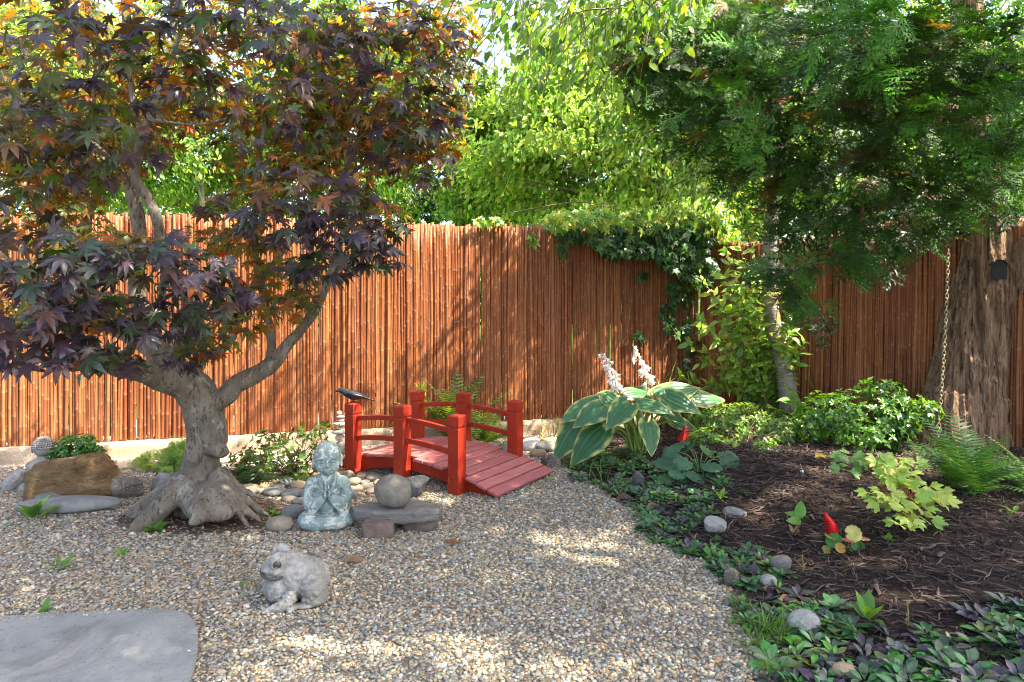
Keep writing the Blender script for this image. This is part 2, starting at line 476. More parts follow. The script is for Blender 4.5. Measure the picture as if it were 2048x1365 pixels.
# ================================================================== gravel
pebs = []
for q in range(7):
    V, Fs = ico(1); r = np.random.default_rng(50 + q)
    V = V * (1 + .16 * fbm(V * 1.3 + 9 * q, 2))[:, None]
    ax = unit(r.normal(size=3)); dd = V @ ax; V = V - ax * np.maximum(dd - .62, 0)[:, None]
    pebs.append((V * np.array([1, .72, .42]), [tuple(f) for f in Fs]))
PEB = [(.21, .21, .19), (.33, .26, .165), (.47, .40, .29), (.31, .185, .095), (.11, .115, .11), (.24, .215, .15), (.37, .34, .28), (.29, .225, .15)]
PW = [.21, .21, .11, .07, .07, .16, .08, .09]
def put_pebbles(name, n, xr, yr, keep, size, cols=PEB, pw=PW, zoff=0.0):
    x = rand(*xr, n); y = rand(*yr, n); k = keep(x, y); x, y = x[k], y[k]
    z = hgt(x, y) + zoff + rand(-.003, .006, len(x)); m = MB()
    s = size * np.exp(rng.normal(0, .26, len(x))) * .5
    col = pick(cols, len(x), pw, .22, .05)
    dr = rdir(len(x)) * np.array([1, 1, .22]); nr = np.c_[rng.normal(0, .38, (len(x), 2)), np.ones(len(x))]
    R = frames(dr, nr); R = R[:, :, [1, 0, 2]] * np.array([1, -1, 1])
    v = rng.integers(0, len(pebs), len(x))
    for q in range(len(pebs)):
        i = v == q; m.scatter(pebs[q], np.c_[x, y, z][i], R[i], s[i], col[i])
    o = m.build(name, GRAVEL); tag(o, kind='stuff'); return o
GRAVEL = plainmat('pebble', (.82, .82, .82), (1.12, 1.12, 1.12), 60, .75, .3, .2, 200, .003, vcol=True)
def fan(x, y, m=.55): return (np.abs(x) < .76 * y + m)
def soil(x, y): return np.exp(-(((x + 1.98) / .62) ** 2 + ((y - 4.45) / .36) ** 2) ** 2) > .45
noisy = lambda x, y: .05 * vnoise(np.c_[x * 7, y * 7, 0 * x])
put_pebbles('gravel', 160000, (-5.2, 1.3), (2.0, 5.7), lambda x, y: fan(x, y, 1.5) & (edge_d(x, y) < noisy(x, y)) & ~in_slab(x, y) & ~(soil(x, y) & (rng.random(len(x)) < .93)) & ((y < 4.2) | (rng.random(len(x)) < .8)), .0205)
put_pebbles('pale_gravel', 15000, (-6, .8), (5.4, 7.4), lambda x, y: fan(x, y) & (edge_d(x, y) < -.02) & (y < fy(x) - .1) & (rng.random(len(x)) < np.clip((y - 5.2) / .5, 0, 1)), .022,
            [(.5, .43, .34), (.42, .34, .25), (.6, .54, .45), (.36, .26, .18), (.3, .28, .25)], [.3, .25, .2, .15, .1])

put_pebbles('grit_on_slab', 5000, (-3.2, -1.0), (2.3, 3.15), lambda x, y: in_slab(x, y) & ~in_slab(x + .05, y + .05 * (y > 2.9)) | (in_slab(x, y) & (rng.random(len(x)) < .012)), .012, zoff=.024)
# ================================================================== bark mulch
def shred(seed):
    r = random.Random(seed); V = []; n = 4; w = .065
    for i in range(n + 1):
        t = i / n - .5; b = .12 * (r.random() - .5); z = r.uniform(-.03, .05) + .12 * (.25 - t * t) * r.choice((0, 1)); ww = w * (1 - .5 * abs(2 * t)) * r.uniform(.6, 1.2)
        V += [(b - ww, t, z), (b, t, z + ww * .9), (b + ww, t, z)]
    Fs = []
    for i in range(n):
        for j in range(3): a = 3 * i + j; c = 3 * i + (j + 1) % 3; Fs.append((a, c, c + 3, a + 3))
    return np.array(V), Fs
shr = [shred(i) for i in range(8)]
def put_mulch(name, n, xr, yr, keep, cols, L=(.03, .10), zr=(0, .02)):
    x = rand(*xr, n); y = rand(*yr, n); k = keep(x, y); x, y = x[k], y[k]; n = len(x)
    ln = rand(L[0], L[1], n) ** 1.0; z = hgt(x, y) + rand(zr[0], zr[1], n)
    big = rng.random(n) < .08
    sc = np.c_[ln * np.where(big, 1.9, rand(.55, 1.05, n)), ln, ln * np.where(big, 1.1, .9)]
    R = frames(np.c_[rng.normal(size=(n, 2)), rng.normal(0, .2, n)], np.c_[rng.normal(0, .45, (n, 2)), np.ones(n)])
    col = pick(cols, n, None, .35, .08); m = MB(); v = rng.integers(0, 8, n)
    for q in range(8):
        i = v == q; m.scatter(shr[q], np.c_[x, y, z][i], R[i], sc[i], col[i])
    o = m.build(name, MULCH, smooth=False); tag(o, kind='stuff'); return o
MULCH = plainmat('bark_mulch', (.7, .7, .7), (1.3, 1.25, 1.2), 50, .85, .25, .4, 120, .004, vcol=True)
BARK = [(.034, .023, .021), (.050, .034, .030), (.070, .048, .041), (.105, .075, .064), (.022, .015, .014)]
put_mulch('mulch', 36000, (.7, 6.2), (1.9, 6.9), lambda x, y: fan(x, y, 1.5) & (edge_d(x, y) > .03 + noisy(x, y)) & (y < 7.7 - .98 * (x - 2.2) + .0), BARK)
put_mulch('leaf_litter', 2600, (-2.9, -1.2), (4.0, 5.2), lambda x, y: soil(x, y) | ((rng.random(len(x)) < .25) & (np.hypot(x + 1.95, y - 4.55) < .75)), [(.07, .042, .028), (.14, .085, .05), (.22, .14, .085), (.045, .03, .022)], (.02, .06), (0, .012))
put_mulch('stream_litter', 1500, (-2.0, -.9), (4.6, 5.6), lambda x, y: (edge_d(x, y) < -.1) & (np.hypot((x + 1.5) / .6, (y - 5.0) / .4) < 1), [(.25, .15, .09), (.34, .22, .13), (.14, .085, .05)], (.02, .05), (0.004, .014))

put_mulch('gravel_litter', 700, (-3.5, 1.0), (2.6, 5.3), lambda x, y: (edge_d(x, y) < -.02) & ~in_slab(x, y) & (rng.random(len(x)) < .25 + .35 * np.exp(-((edge_d(x, y) + .1) / .25) ** 2)), [(.12, .07, .045), (.2, .12, .07), (.09, .05, .04), (.26, .17, .1)], (.015, .05), (.008, .016))
# ================================================================== low concrete wall under the long fence
wall = MB(); A0 = np.array([-7.0, fy(-7.0)]); A1 = np.array([2.12, fy(2.12)]); u = unit(A1 - A0); nn = np.array([u[1], -u[0]])
L = np.linalg.norm(A1 - A0); ns = 160; prof = [(.11, -.1), (.105, .095), (.10, .125), (.085, .138), (-.10, .138), (-.11, .13), (-.11, -.1)]
V = []
for i in range(ns + 1):
    p = A0 + u * L * i / ns
    for a, z in prof:
        V.append([p[0] + nn[0] * a, p[1] + nn[1] * a, z])
V = np.array(V); V[:, :2] += (nn[None] * (.010 * fbm(V * 5, 3))[:, None]); V[:, 2] += .006 * vnoise(V * 4 + 3) * (V[:, 2] > 0)
k = len(prof); fs = [(i * k + j, (i + 1) * k + j, (i + 1) * k + j + 1, i * k + j + 1) for i in range(ns) for j in range(k - 1)]
wall.add(V, fs)
t = NT('tan_concrete'); c = t.ramp(t.noise(4, 8, .7), [(.3, (.30, .215, .14)), (.5, (.42, .32, .22)), (.72, (.52, .43, .33))])
c = t.mix(t.ramp(t.noise(55, 4), [(.58, (0, 0, 0)), (.7, (.6, .6, .6))]), c, (.22, .15, .10))
tag(wall.build('low_wall', t.done(t.bsdf(c, .9, .15, t.bump(t.noise(70, 6, .7), .7, .015)))), 'low tan concrete wall carrying the long bamboo fence', 'wall')

# ================================================================== bamboo fences
def cane(mb, x, y, z0, z1, r, col, seed, lean=(0, 0)):
    q = np.random.default_rng(seed); zs = [z0]; rr = [r]; cc = [0]
    z = z0 - q.uniform(0, .25)
    while True:
        z += q.uniform(.20, .36)
        if z > z1 - .03: break
        if z < z0 + .03: continue
        zs += [z - .012, z - .003, z + .004, z + .014]; rr += [r * .99, r * 1.09, r * 1.07, r * .995]; cc += [0, .7, .3, 0]
    zs.append(z1); rr.append(r * .97); cc.append(0); zs.append(z1 - .004); rr.append(r * .7); cc.append(-.6)
    zs = np.array(zs); rr = np.array(rr); S = 9; a = np.arange(S) / S * 2 * PI
    dx = lean[0] * (zs - z0) + .0045 * np.sin(zs * (2.1 + seed % 7 * .35) + seed); dy = lean[1] * (zs - z0)
    V = np.stack([x + dx[:, None] + rr[:, None] * np.cos(a), y + dy[:, None] + rr[:, None] * np.sin(a), np.repeat(zs[:, None], S, 1)], -1).reshape(-1, 3)
    n = len(zs); i = np.arange(n - 1)[:, None] * S; j = np.arange(S); j2 = (j + 1) % S
    Fq = np.stack([i + j, i + j2, i + S + j2, i + S + j], -1).reshape(-1, 4)
    cc = np.repeat(np.array(cc), S)[:, None]; base = np.asarray(col)
    Cc = np.where(cc > 0, base * (1 - .55 * cc) + np.array([.40, .25, .15]) * .55 * cc, base * (1 + cc))
    mb.add(V, Fq, Cc)
BAM = NT('stained_bamboo'); c = BAM.attr()
c = BAM.mix(1.0, c, BAM.ramp(BAM.noise(6, 5, .6, vec=BAM.map((6, 6, .7))), [(.25, (.62, .58, .55)), (.5, (1, 1, 1)), (.78, (1.35, 1.35, 1.3))]), 'MULTIPLY')
c = BAM.mix(BAM.ramp(BAM.noise(26, 3, vec=BAM.map((1, 1, .35))), [(.66, (0, 0, 0)), (.76, (.45, .45, .45))]), c, (.40, .24, .13))
BAM = BAM.done(BAM.bsdf(c, .5, .25, BAM.bump(BAM.noise(30, 3, vec=BAM.map((4, 4, .5))), .25, .004)))
RED = [(.205, .068, .025), (.24, .086, .031), (.17, .053, .021), (.28, .112, .043), (.225, .077, .028)]
RW = [.3, .25, .2, .1, .15]
def fence(name, label, A, B, ztop, zbase, gap, panel, lean):
    A = np.array(A); B = np.array(B); Lf = np.linalg.norm(B - A); u = (B - A) / Lf; nrm = np.array([u[1], -u[0]])
    root = thing(name, label, 'fence', (A[0], A[1], 0)); s = 0; k = 0; mb = MB(); q = np.random.default_rng(int(Lf * 100)); pidx = 0
    off = np.array([A[0], A[1]])
    while s < Lf:
        r = q.uniform(.0105, .0158); s += r; p = A + u * s - off; g = gap(s, Lf)
        z0 = zbase(s) + (q.uniform(.01, .06) if q.random() < g * 1.6 else q.uniform(0, .012))
        jit = q.normal(0, .006)
        cane(mb, p[0] + nrm[0] * jit, p[1] + nrm[1] * jit, z0, ztop(s) + q.normal(0, .012) - (q.random() < .06) * q.uniform(.02, .08), r, RED[q.choice(5, p=RW)] * np.array(q.uniform(.88, 1.14)), int(q.integers(1e6)),
             (lean(s) * u[0] + q.normal(0, .0010), lean(s) * u[1]))
        s += r + (q.uniform(.0, .004) if q.random() < g else q.uniform(-.0105, -.005))
        if s > panel * (pidx + 1) or s >= Lf:
            mb.build('cane_panel', BAM, root); mb = MB(); pidx += 1
    s = .01; back = MB(); dn = .034 if Lf > 6 else .0235       # the second, staggered row of canes
    while s < Lf:
        p = A + u * s - off - nrm * .026
        cane(back, p[0], p[1], zbase(s) + q.uniform(0, .05), ztop(s) - q.uniform(.0, .05), q.uniform(.0115, .0145), RED[q.choice(5, p=RW)] * np.array(q.uniform(.85, 1.1)), int(q.integers(1e6)), (lean(s) * u[0], lean(s) * u[1]))
        s += dn * q.uniform(.9, 1.1)
    back.build('back_panel', BAM, root)
    for zr in (.45, 1.15, 1.85):
        m = MB(); pts = [(*(u * t - nrm * .055), min(zr, ztop(t) - .12) ) for t in np.linspace(0, Lf, 40)]
        tube(m, np.array(pts) - [nrm[0] * .035, nrm[1] * .035, 0], .02, 8, (.10, .06, .04)); m.build('rail', BAM, root)
    for t in np.arange(.4, Lf, 1.75):
        m = MB(); p = u * t - nrm * .145; tube(m, np.array([(p[0], p[1], 0), (p[0], p[1], ztop(t) - .2)]), .03, 10, (.10, .07, .05)); m.build('post', BAM, root)
    return root
fence('bamboo_fence', 'long red brown bamboo cane fence standing on the low concrete wall behind the bridge', (-6.8, fy(-6.8)), (2.10, fy(2.10)), lambda s: 2.175 + .012 * math.sin(s * 1.7), lambda s: .135,
      lambda s, L: .07 if s < 5.6 else .02, 2.0, lambda s: 0)
FR0, FR1 = np.array([2.09, 7.76]), np.array([5.6, 4.55])
fence('bamboo_fence', 'shorter red brown bamboo cane fence behind the thick cedar trunk, wavy along its top', FR0, FR1,
      lambda s: 2.05 + .05 * math.sin(s * 2.4 + 2.2) - .05 * math.exp(-((s - .35) / .4) ** 2) + .05 * min(s / 1.5, 1) , lambda s: .03, lambda s, L: .012, 2.0, lambda s: .045 * math.exp(-s / 2))
# ================================================================== helpers for crowns
def px_path(L, n=6):
    """[(px, py, Y, radius_m)] -> smooth world path with radius"""
    return spline(np.array([[*P(a, b, Y), r] for a, b, Y, r in L]), n)
def blob_points(c, r, n, shell=.0):
    d = rdir(n); k = rng.random(n) ** (1 / 3.0)
    if shell: k = shell + (1 - shell) * k
    return np.asarray(c) + d * k[:, None] * np.asarray(r), d
def pad(cx, cy, rx, ry, Y, dY):
    c = P(cx, cy, Y); return c, np.array([rx * Y / F, dY, ry * Y / F])

# ================================================================== Japanese maple
mp = thing('japanese_maple', 'purple leaved maple with gnarled grey trunk and spreading roots in the gravel', 'tree', (-2.07, 4.5, 0))
T = MB()
def mt(L, n=5, s=10): tube(T, px_path(L, n), None, s)
mt([(398, 1075, 4.5, .15), (402, 1010, 4.5, .165), (402, 960, 4.5, .135), (404, 915, 4.5, .112), (412, 870, 4.5, .118), (408, 825, 4.48, .128), (395, 790, 4.45, .125), (370, 762, 4.4, .115)])
ell(T, P(425, 878, 4.44), (.092, .09, .11), (0, .3, 0)); ell(T, P(438, 902, 4.41), (.062, .06, .045), (0, .3, 0)); ell(T, P(428, 850, 4.44), (.08, .085, .10)); ell(T, P(395, 905, 4.44), (.07, .09, .12))
ell(T, P(418, 1003, 4.30), (.17, .15, .12)); ell(T, P(380, 985, 4.42), (.15, .14, .12)); ell(T, P(435, 1020, 4.22), (.12, .11, .07)); ell(T, P(360, 970, 4.4), (.08, .09, .09))
# roots
for R_ in ([(375, 965, 4.35, .09), (340, 1000, 4.25, .075), (300, 1035, 4.2, .06), (268, 1062, 4.15, .035), (240, 1085, 4.12, .012)],
           [(385, 960, 4.5, .08), (330, 985, 4.5, .06), (285, 1015, 4.48, .045), (250, 1035, 4.45, .03), (225, 1050, 4.42, .01)],
           [(430, 950, 4.45, .07), (462, 985, 4.38, .042), (482, 1012, 4.33, .032), (505, 1032, 4.30, .024), (530, 1048, 4.28, .008)],
           [(462, 985, 4.38, .035), (470, 1010, 4.28, .026), (488, 1040, 4.24, .018), (498, 1056, 4.2, .008)],
           [(440, 945, 4.55, .05), (475, 975, 4.52, .035), (505, 990, 4.5, .024), (530, 997, 4.5, .012)],
           [(450, 965, 4.5, .04), (490, 1000, 4.42, .028), (520, 1022, 4.38, .02), (548, 1036, 4.36, .008)],
           [(345, 1000, 4.32, .05), (310, 1022, 4.38, .035), (275, 1030, 4.4, .02), (250, 1042, 4.38, .008)],
           [(400, 1010, 4.2, .08), (395, 1035, 4.12, .05), (380, 1052, 4.08, .02)]):
    mt(R_)
# limbs
limbs = [
 [(385, 775, 4.45, .10), (335, 760, 4.3, .085), (285, 742, 4.1, .072), (235, 732, 3.9, .06), (180, 700, 3.6, .045), (120, 640, 3.35, .03), (60, 580, 3.2, .018)],
 [(360, 760, 4.4, .10), (335, 725, 4.38, .085), (310, 690, 4.35, .07), (285, 640, 4.4, .055), (272, 560, 4.5, .05), (280, 500, 4.5, .048), (275, 430, 4.5, .044), (262, 370, 4.5, .04), (280, 300, 4.5, .03), (265, 200, 4.4, .022), (250, 60, 4.4, .015), (240, -100, 4.4, .01)],
 [(330, 720, 4.38, .06), (270, 680, 4.5, .05), (200, 640, 4.6, .045), (170, 560, 4.65, .042), (168, 470, 4.7, .04), (180, 380, 4.7, .035), (172, 280, 4.7, .03), (190, 150, 4.7, .02), (180, 0, 4.7, .012)],
 [(345, 730, 4.4, .06), (352, 700, 4.3, .035), (368, 660, 4.25, .032), (372, 620, 4.2, .028), (360, 560, 4.1, .02), (330, 500, 4.0, .014)],
 [(375, 780, 4.42, .07), (400, 720, 4.5, .04), (455, 690, 4.6, .032), (475, 640, 4.7, .028), (495, 590, 4.75, .024), (520, 545, 4.8, .016)],
 [(278, 500, 4.5, .035), (312, 520, 4.45, .035), (318, 455, 4.4, .036), (295, 395, 4.4, .035), (268, 345, 4.35, .03), (300, 230, 4.2, .024), (340, 120, 4.1, .016), (380, 20, 4, .01)],
 [(330, 640, 4.4, .04), (372, 540, 4.45, .038), (402, 490, 4.5, .035), (425, 430, 4.5, .032), (438, 370, 4.5, .03), (455, 300, 4.4, .028), (475, 230, 4.3, .024), (500, 150, 4.3, .018), (530, 40, 4.3, .012), (545, -80, 4.3, .008)],
 [(400, 800, 4.45, .09), (440, 800, 4.45, .075), (470, 772, 4.45, .064), (505, 752, 4.45, .058), (545, 728, 4.45, .052), (575, 690, 4.45, .04), (605, 655, 4.42, .034), (635, 615, 4.4, .03), (652, 575, 4.35, .026), (668, 520, 4.3, .022), (690, 460, 4.25, .018), (720, 390, 4.2, .014), (760, 320, 4.1, .01), (800, 260, 4.1, .006)],
 [(540, 730, 4.46, .04), (543, 690, 4.5, .032), (535, 630, 4.55, .03), (522, 570, 4.6, .03), (512, 510, 4.6, .028), (510, 440, 4.6, .026), (515, 360, 4.6, .024), (530, 250, 4.6, .02), (560, 120, 4.6, .014), (580, 0, 4.6, .01)],
 [(522, 560, 4.6, .026), (560, 510, 4.7, .022), (620, 440, 4.8, .02), (680, 360, 4.9, .018), (715, 290, 5.0, .016), (730, 180, 5.0, .012), (760, 60, 5, .008)],
 [(690, 360, 4.9, .014), (760, 300, 4.8, .01), (830, 265, 4.6, .006)],
 [(480, 230, 4.3, .02), (560, 170, 4.0, .012), (620, 110, 3.8, .008)], [(262, 360, 4.5, .025), (200, 300, 4.1, .016), (120, 230, 3.7, .01)], [(180, 380, 4.7, .02), (100, 330, 4.5, .014), (40, 250, 4.3, .01)],
 [(60, 720, 4.9, .02), (30, 560, 4.9, .02), (10, 400, 4.9, .018), (-10, 200, 4.9, .012)], [(235, 732, 3.9, .04), (300, 640, 3.5, .02), (340, 560, 3.3, .012), (400, 520, 3.2, .007)],
 [(470, 240, 4.3, .018), (420, 160, 4.0, .012), (400, 60, 3.7, .008)], [(300, 240, 4.2, .014), (400, 250, 3.8, .01), (480, 230, 3.5, .006)]]
for L in limbs: mt(L)
V, Fs, Nn = remesh(T, .011, 3, .5)
d = fbm(V * np.array([9, 9, 7]), 3) * .007 + (fbm(V * np.array([45, 45, 14]), 2) * .004 - .006 * np.maximum(vnoise(V * np.array([24, 24, 7]) + 5) - .25, 0)) * np.clip((1.5 - V[:, 2]) , .3, 1)
V = V + Nn * d[:, None]
tm = MB(); tm.add(local(mp, V), Fs)
t = NT('maple_bark'); v = t.map((1, 1, .5))
c = t.ramp(t.noise(9, 7, .65, vec=v), [(.25, (.09, .074, .053)), (.5, (.18, .152, .115)), (.72, (.265, .235, .19))])
c = t.mix(t.ramp(t.noise(13, 4, .5, dist=.6), [(.60, (0, 0, 0)), (.64, (.6, .6, .6))]), c, (.30, .31, .25))
c = t.mix(t.ramp(t.noise(55, 5, .75, vec=t.map((1, 1, .3))), [(.38, (.85, .85, .85)), (.47, (0, 0, 0))]), c, (.045, .035, .026))
c = t.mix(t.ramp(t.noise(5, 4), [(.62, (0, 0, 0)), (.75, (.6, .6, .6))]), c, (.16, .10, .06))
bn = t.bump(t.noise(42, 7, .75, vec=t.map((1, 1, .25))), 1.0, .02)
tm.build('trunk', t.done(t.bsdf(c, .85, .2, t.bump(t.noise(160, 3), .3, .003, bn))), mp)

def maple_leaves(pads, size, cols, p, mat, name, cover, templ, nface, stiff=.5):
    m = MB()
    for (cx, cy, rx, ry, Y, dY) in pads:
        c, r = pad(cx, cy, rx, ry, Y, dY)
        n = int(PI * r[0] * r[2] / (.36 * size * size) * cover) + 3
        pos, d = blob_points(c, r, n, .25)
        o = unit((pos - c) / r)
        up = np.array([0, 0, 1.0]); nr = up * .8 + o * .45 + np.array([0, -1, 0]) * nface + rng.normal(0, .33, (n, 3))
        ax = o * np.array([1, 1, .2]) + np.array([0, -.25, -.42]) + rng.normal(0, .45, (n, 3))
        s = size * rng.uniform(.62, 1.18, n); col = pick(cols, n, p, .25, .12); R = frames(ax, nr)
        vi = rng.integers(0, len(templ), n)
        for q in range(len(templ)):
            i = vi == q; m.scatter(templ[q], local(mp, pos[i]), R[i], s[i], col[i])
        # petioles
        tmplp = (np.array([(-.008, 0, 0), (.008, 0, 0), (.006, -.55, .16), (-.006, -.55, .16)]), [(0, 1, 2, 3)])
        m.scatter(tmplp, local(mp, pos), R, s, np.tile([.12, .03, .03], (n, 1)))
    return m.build(name, mat, mp)
ML = [leaf_maple(.22, 1), leaf_maple(.36, 2), leaf_maple(.10, 3), leaf_maple(.5, 4)]
front = [(110, 520, 150, 62, 2.9, .3), (300, 530, 165, 58, 3.1, .3), (420, 590, 95, 48, 3.4, .25), (90, 615, 110, 55, 3.0, .3), (220, 640, 130, 48, 3.2, .3), (115, 705, 105, 34, 3.1, .25), (330, 655, 80, 30, 3.5, .2), (370, 715, 42, 22, 3.75, .15), (20, 690, 60, 50, 3.0, .3), (225, 725, 60, 20, 3.5, .2),
 (600, 375, 130, 42, 3.4, .3), (560, 440, 90, 45, 3.5, .25), (690, 455, 85, 50, 3.6, .25), (745, 515, 65, 26, 3.7, .2), (640, 535, 80, 30, 3.8, .2), (780, 455, 40, 20, 3.7, .2),
 (850, 335, 80, 32, 4.0, .3), (790, 290, 110, 36, 4.0, .3), (860, 235, 80, 40, 4.2, .3), (770, 180, 140, 62, 4.0, .35), (870, 100, 95, 50, 4.2, .3), (700, 400, 70, 26, 3.9, .2),
 (100, 95, 150, 75, 2.9, .35), (50, 250, 95, 70, 3.0, .3), (190, 215, 110, 50, 3.2, .3), (140, 335, 110, 42, 3.2, .3), (250, 290, 95, 34, 3.0, .25), (330, 110, 115, 52, 3.2, .3), (400, 185, 95, 42, 3.3, .25), (530, 50, 130, 42, 3.0, .3), (570, 190, 75, 36, 3.3, .25), (640, 110, 120, 62, 3.8, .3), (720, 40, 150, 50, 4.0, .3), (620, 265, 90, 30, 3.9, .25), (440, 30, 100, 50, 3.3, .3), (240, 20, 120, 50, 3.1, .3), (400, 410, 50, 24, 4.0, .2), (30, 400, 80, 50, 3.1, .3), (470, 275, 45, 25, 4, .2)]
FRC = [(.045, .028, .042), (.052, .030, .040), (.036, .028, .040), (.036, .055, .026), (.060, .030, .026), (.22, .065, .02)]  # last tone paints sunlit orange tips into a few front leaves
MPL = dict(p1=[.30, .20, .14, .26, .08, .02], p2=[.20, .14, .14, .34, .12, .06])
maple_leaves([f_ for f_ in front if f_[1] >= 430], .086, FRC, MPL['p1'], leafmat('maple_leaf', (2.6, 2.2, .5), .26, .34, .6, .3, 30, (.8, 2.0, .7)), 'leaves', 1.8, ML, .5)
maple_leaves([f_ for f_ in front if f_[1] < 430], .084, FRC[:3] + [(.05, .075, .022), (.11, .055, .02), (.26, .085, .02)], MPL['p2'], leafmat('maple_leaf_mixed', (2.6, 2.2, .5), .34, .36, .5, .3, 30, (.9, 1.8, .7)), 'leaves', 1.3, ML, .4)  # orange tones here put sun through the upper leaves into their colour
back = [(150, 180, 260, 190, 5.0, .7), (480, 130, 260, 140, 5.1, .7), (760, 170, 190, 150, 5.2, .6), (680, 330, 150, 45, 5.0, .5), (480, 640, 70, 36, 4.4, .3), (420, 690, 60, 26, 4.2, .25), (560, 560, 110, 45, 4.9, .4), (90, 420, 110, 90, 4.9, .5), (200, 500, 130, 50, 4.7, .4), (620, 250, 130, 60, 5.2, .5), (830, 280, 110, 60, 5.3, .4), (500, 410, 60, 50, 4.8, .4), (40, 600, 90, 70, 4.8, .4), (590, 610, 60, 25, 4.6, .3), (740, 430, 80, 40, 4.9, .4), (150, 620, 120, 50, 4.2, .4), (520, 480, 70, 30, 4.7, .3), (560, 330, 120, 60, 5.4, .4), (870, 60, 90, 70, 5.2, .4), (100, 300, 150, 120, 5.4, .5), (420, 480, 110, 30, 5.1, .3)]
BKC = [(.15, .11, .02), (.09, .115, .022), (.21, .095, .017), (.26, .07, .017), (.06, .075, .024), (.055, .034, .03)]  # olive and orange tones paint backlight into the rear leaves
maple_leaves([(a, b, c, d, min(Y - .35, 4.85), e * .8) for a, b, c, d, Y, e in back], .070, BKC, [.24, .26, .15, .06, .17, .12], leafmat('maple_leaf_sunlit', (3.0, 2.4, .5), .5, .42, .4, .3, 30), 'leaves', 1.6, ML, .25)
over = [(100, -160, 320, 120, 3.7, .8), (600, -170, 340, 110, 3.9, .8), (-200, 100, 200, 240, 3.4, .7), (-170, 480, 150, 110, 3.2, .5), (200, -60, 380, 60, 2.7, .5)]
maple_leaves(over, .12, FRC, MPL['p2'], bpy.data.materials['maple_leaf_mixed'], 'leaves', .55, ML, .2)

# ================================================================== broad-leaved crowns
LV = [leaf_oval(.46, .10, -.25, 3), leaf_oval(.42, .16, -.35, 3), leaf_oval(.5, .05, -.12, 3)]
DIA = [(np.array([(0, 0, 0), (-.25, .45, .09), (0, 1, -.12), (.25, .45, .09)]), [(0, 2, 1), (0, 3, 2)]), (np.array([(0, 0, 0), (-.28, .5, -.05), (0, 1, .05), (.22, .4, .12)]), [(0, 2, 1), (0, 3, 2)])]
def scatter_leaves(m, tm_, root, pos, ax, nr, s, col):
    R = frames(ax, nr); vi = rng.integers(0, len(tm_), len(pos))
    q_ = local(root, pos) if root is not None else pos
    for q in range(len(tm_)):
        i = vi == q; m.scatter(tm_[q], q_[i], R[i], s[i], col[i])
BGL = leafmat('far_leaf', (1.75, 1.95, .75), .52, .5, .3, .35, 2.5)
BGBARK = plainmat('far_bark', (.16, .14, .11), (.32, .30, .26), 6, .9, .1, .5, 30, .02)
def bg_tree(name, label, px, py, Y, rx, ry, rd, clumps, per, size, cols, p, lean=0.0, group='trees beyond the fence', hole=.0, rt=.12, sub=None):
    c = P(px, py, Y); r = np.array([rx * Y / F, rd, ry * Y / F]); base = np.array([c[0] + lean, Y, 0.0])
    root = thing(name, label, 'tree', base, 0, group)
    m = MB(); d = rdir(clumps); k = rng.uniform(.45, 1.0, clumps)
    cc = c + d * k[:, None] * r * rng.uniform(.8, 1.25, (clumps, 1))
    tr = MB(); top = c + np.array([0, 0, r[2] * .7])
    tube(tr, local(root, spline(np.array([[*base, rt], [*(base * .6 + np.array([c[0], Y, c[2] - r[2]]) * .4 + [.1, 0, 0]), rt * .85], [*c, rt * .6], [*top, rt * .15]]), 6)[:, :3]), spline(np.array([[0, 0, 0, rt], [0, 0, 1, rt * .85], [0, 0, 2, rt * .6], [0, 0, 3, rt * .15]]), 6)[:, 3], 8)
    TS = spline(np.array([[*base, rt], [*(base * .6 + np.array([c[0], Y, c[2] - r[2]]) * .4 + [.1, 0, 0]), rt * .85], [*c, rt * .6], [*top, rt * .15]]), 12)[:, :3]
    for q in cc[:: 2]:
        f = rng.uniform(.2, .7); a = base * (1 - f) + c * f if q[2] > c[2] - r[2] * .5 else base * .4 + c * .6
        a = TS[np.argmin(np.abs(TS[:, 2] - max(.3, min(q[2] - .4, c[2] + (f - .3) * r[2]))))]
        mid = (a + q) / 2 + [0, 0, .15 * r[2] * rng.uniform(-.3, 1)]
        S_ = spline(np.array([[*a, rt * .35], [*mid, rt * .22], [*q, rt * .06]]), 4); tube(tr, local(root, S_[:, :3]), S_[:, 3], 5)
    tr.build('trunk', BGBARK, root)
    for q, dd in zip(cc, d):
        n = int(per * rng.uniform(.6, 1.4)); cr = r.mean() * rng.uniform(.10, .30)
        pos = q + rng.normal(0, 1, (n, 3)) * np.array([1, 1, .6]) * cr * .55
        o = unit(pos - c)
        ax = o * .5 + np.array([0, 0, -.55]) + rng.normal(0, .5, (n, 3)); nr = np.array([.25, -.2, .75]) + o * .4 + rng.normal(0, .45, (n, 3))
        k = rng.uniform(.70, 1.25)
        scatter_leaves(m, DIA, root, pos, ax, nr, size * rng.uniform(.5, 1.35, n), pick(cols, n, p, .25, .08) * k)
    m.build('crown', BGL, root); return root
YG = [(.20, .30, .045), (.27, .35, .065), (.12, .22, .04), (.36, .36, .10)]; GR = [(.09, .18, .04), (.14, .24, .05), (.06, .12, .03), (.19, .27, .065)]; DK = [(.03, .075, .035), (.045, .10, .045), (.02, .05, .028)]
bg_tree('broadleaf_tree', 'sunny yellow green tree rising just beyond the middle of the long fence', 1180, 265, 12, 245, 245, 1.9, 190, 240, .115, YG, [.35, .3, .2, .15], .2, rt=.07)
bg_tree('broadleaf_tree', 'pale green tree beyond the fence, next to the edge of the purple maple crown', 1000, 310, 14, 105, 165, 1.6, 120, 230, .12, YG + GR, None, .1, rt=.08)
bg_tree('broadleaf_tree', 'bright tree beyond the fence corner, seen between the drooping leaves and the cedar', 1430, 260, 11.5, 180, 240, 1.8, 170, 260, .11, YG + GR[:2], None, -.2, rt=.09)
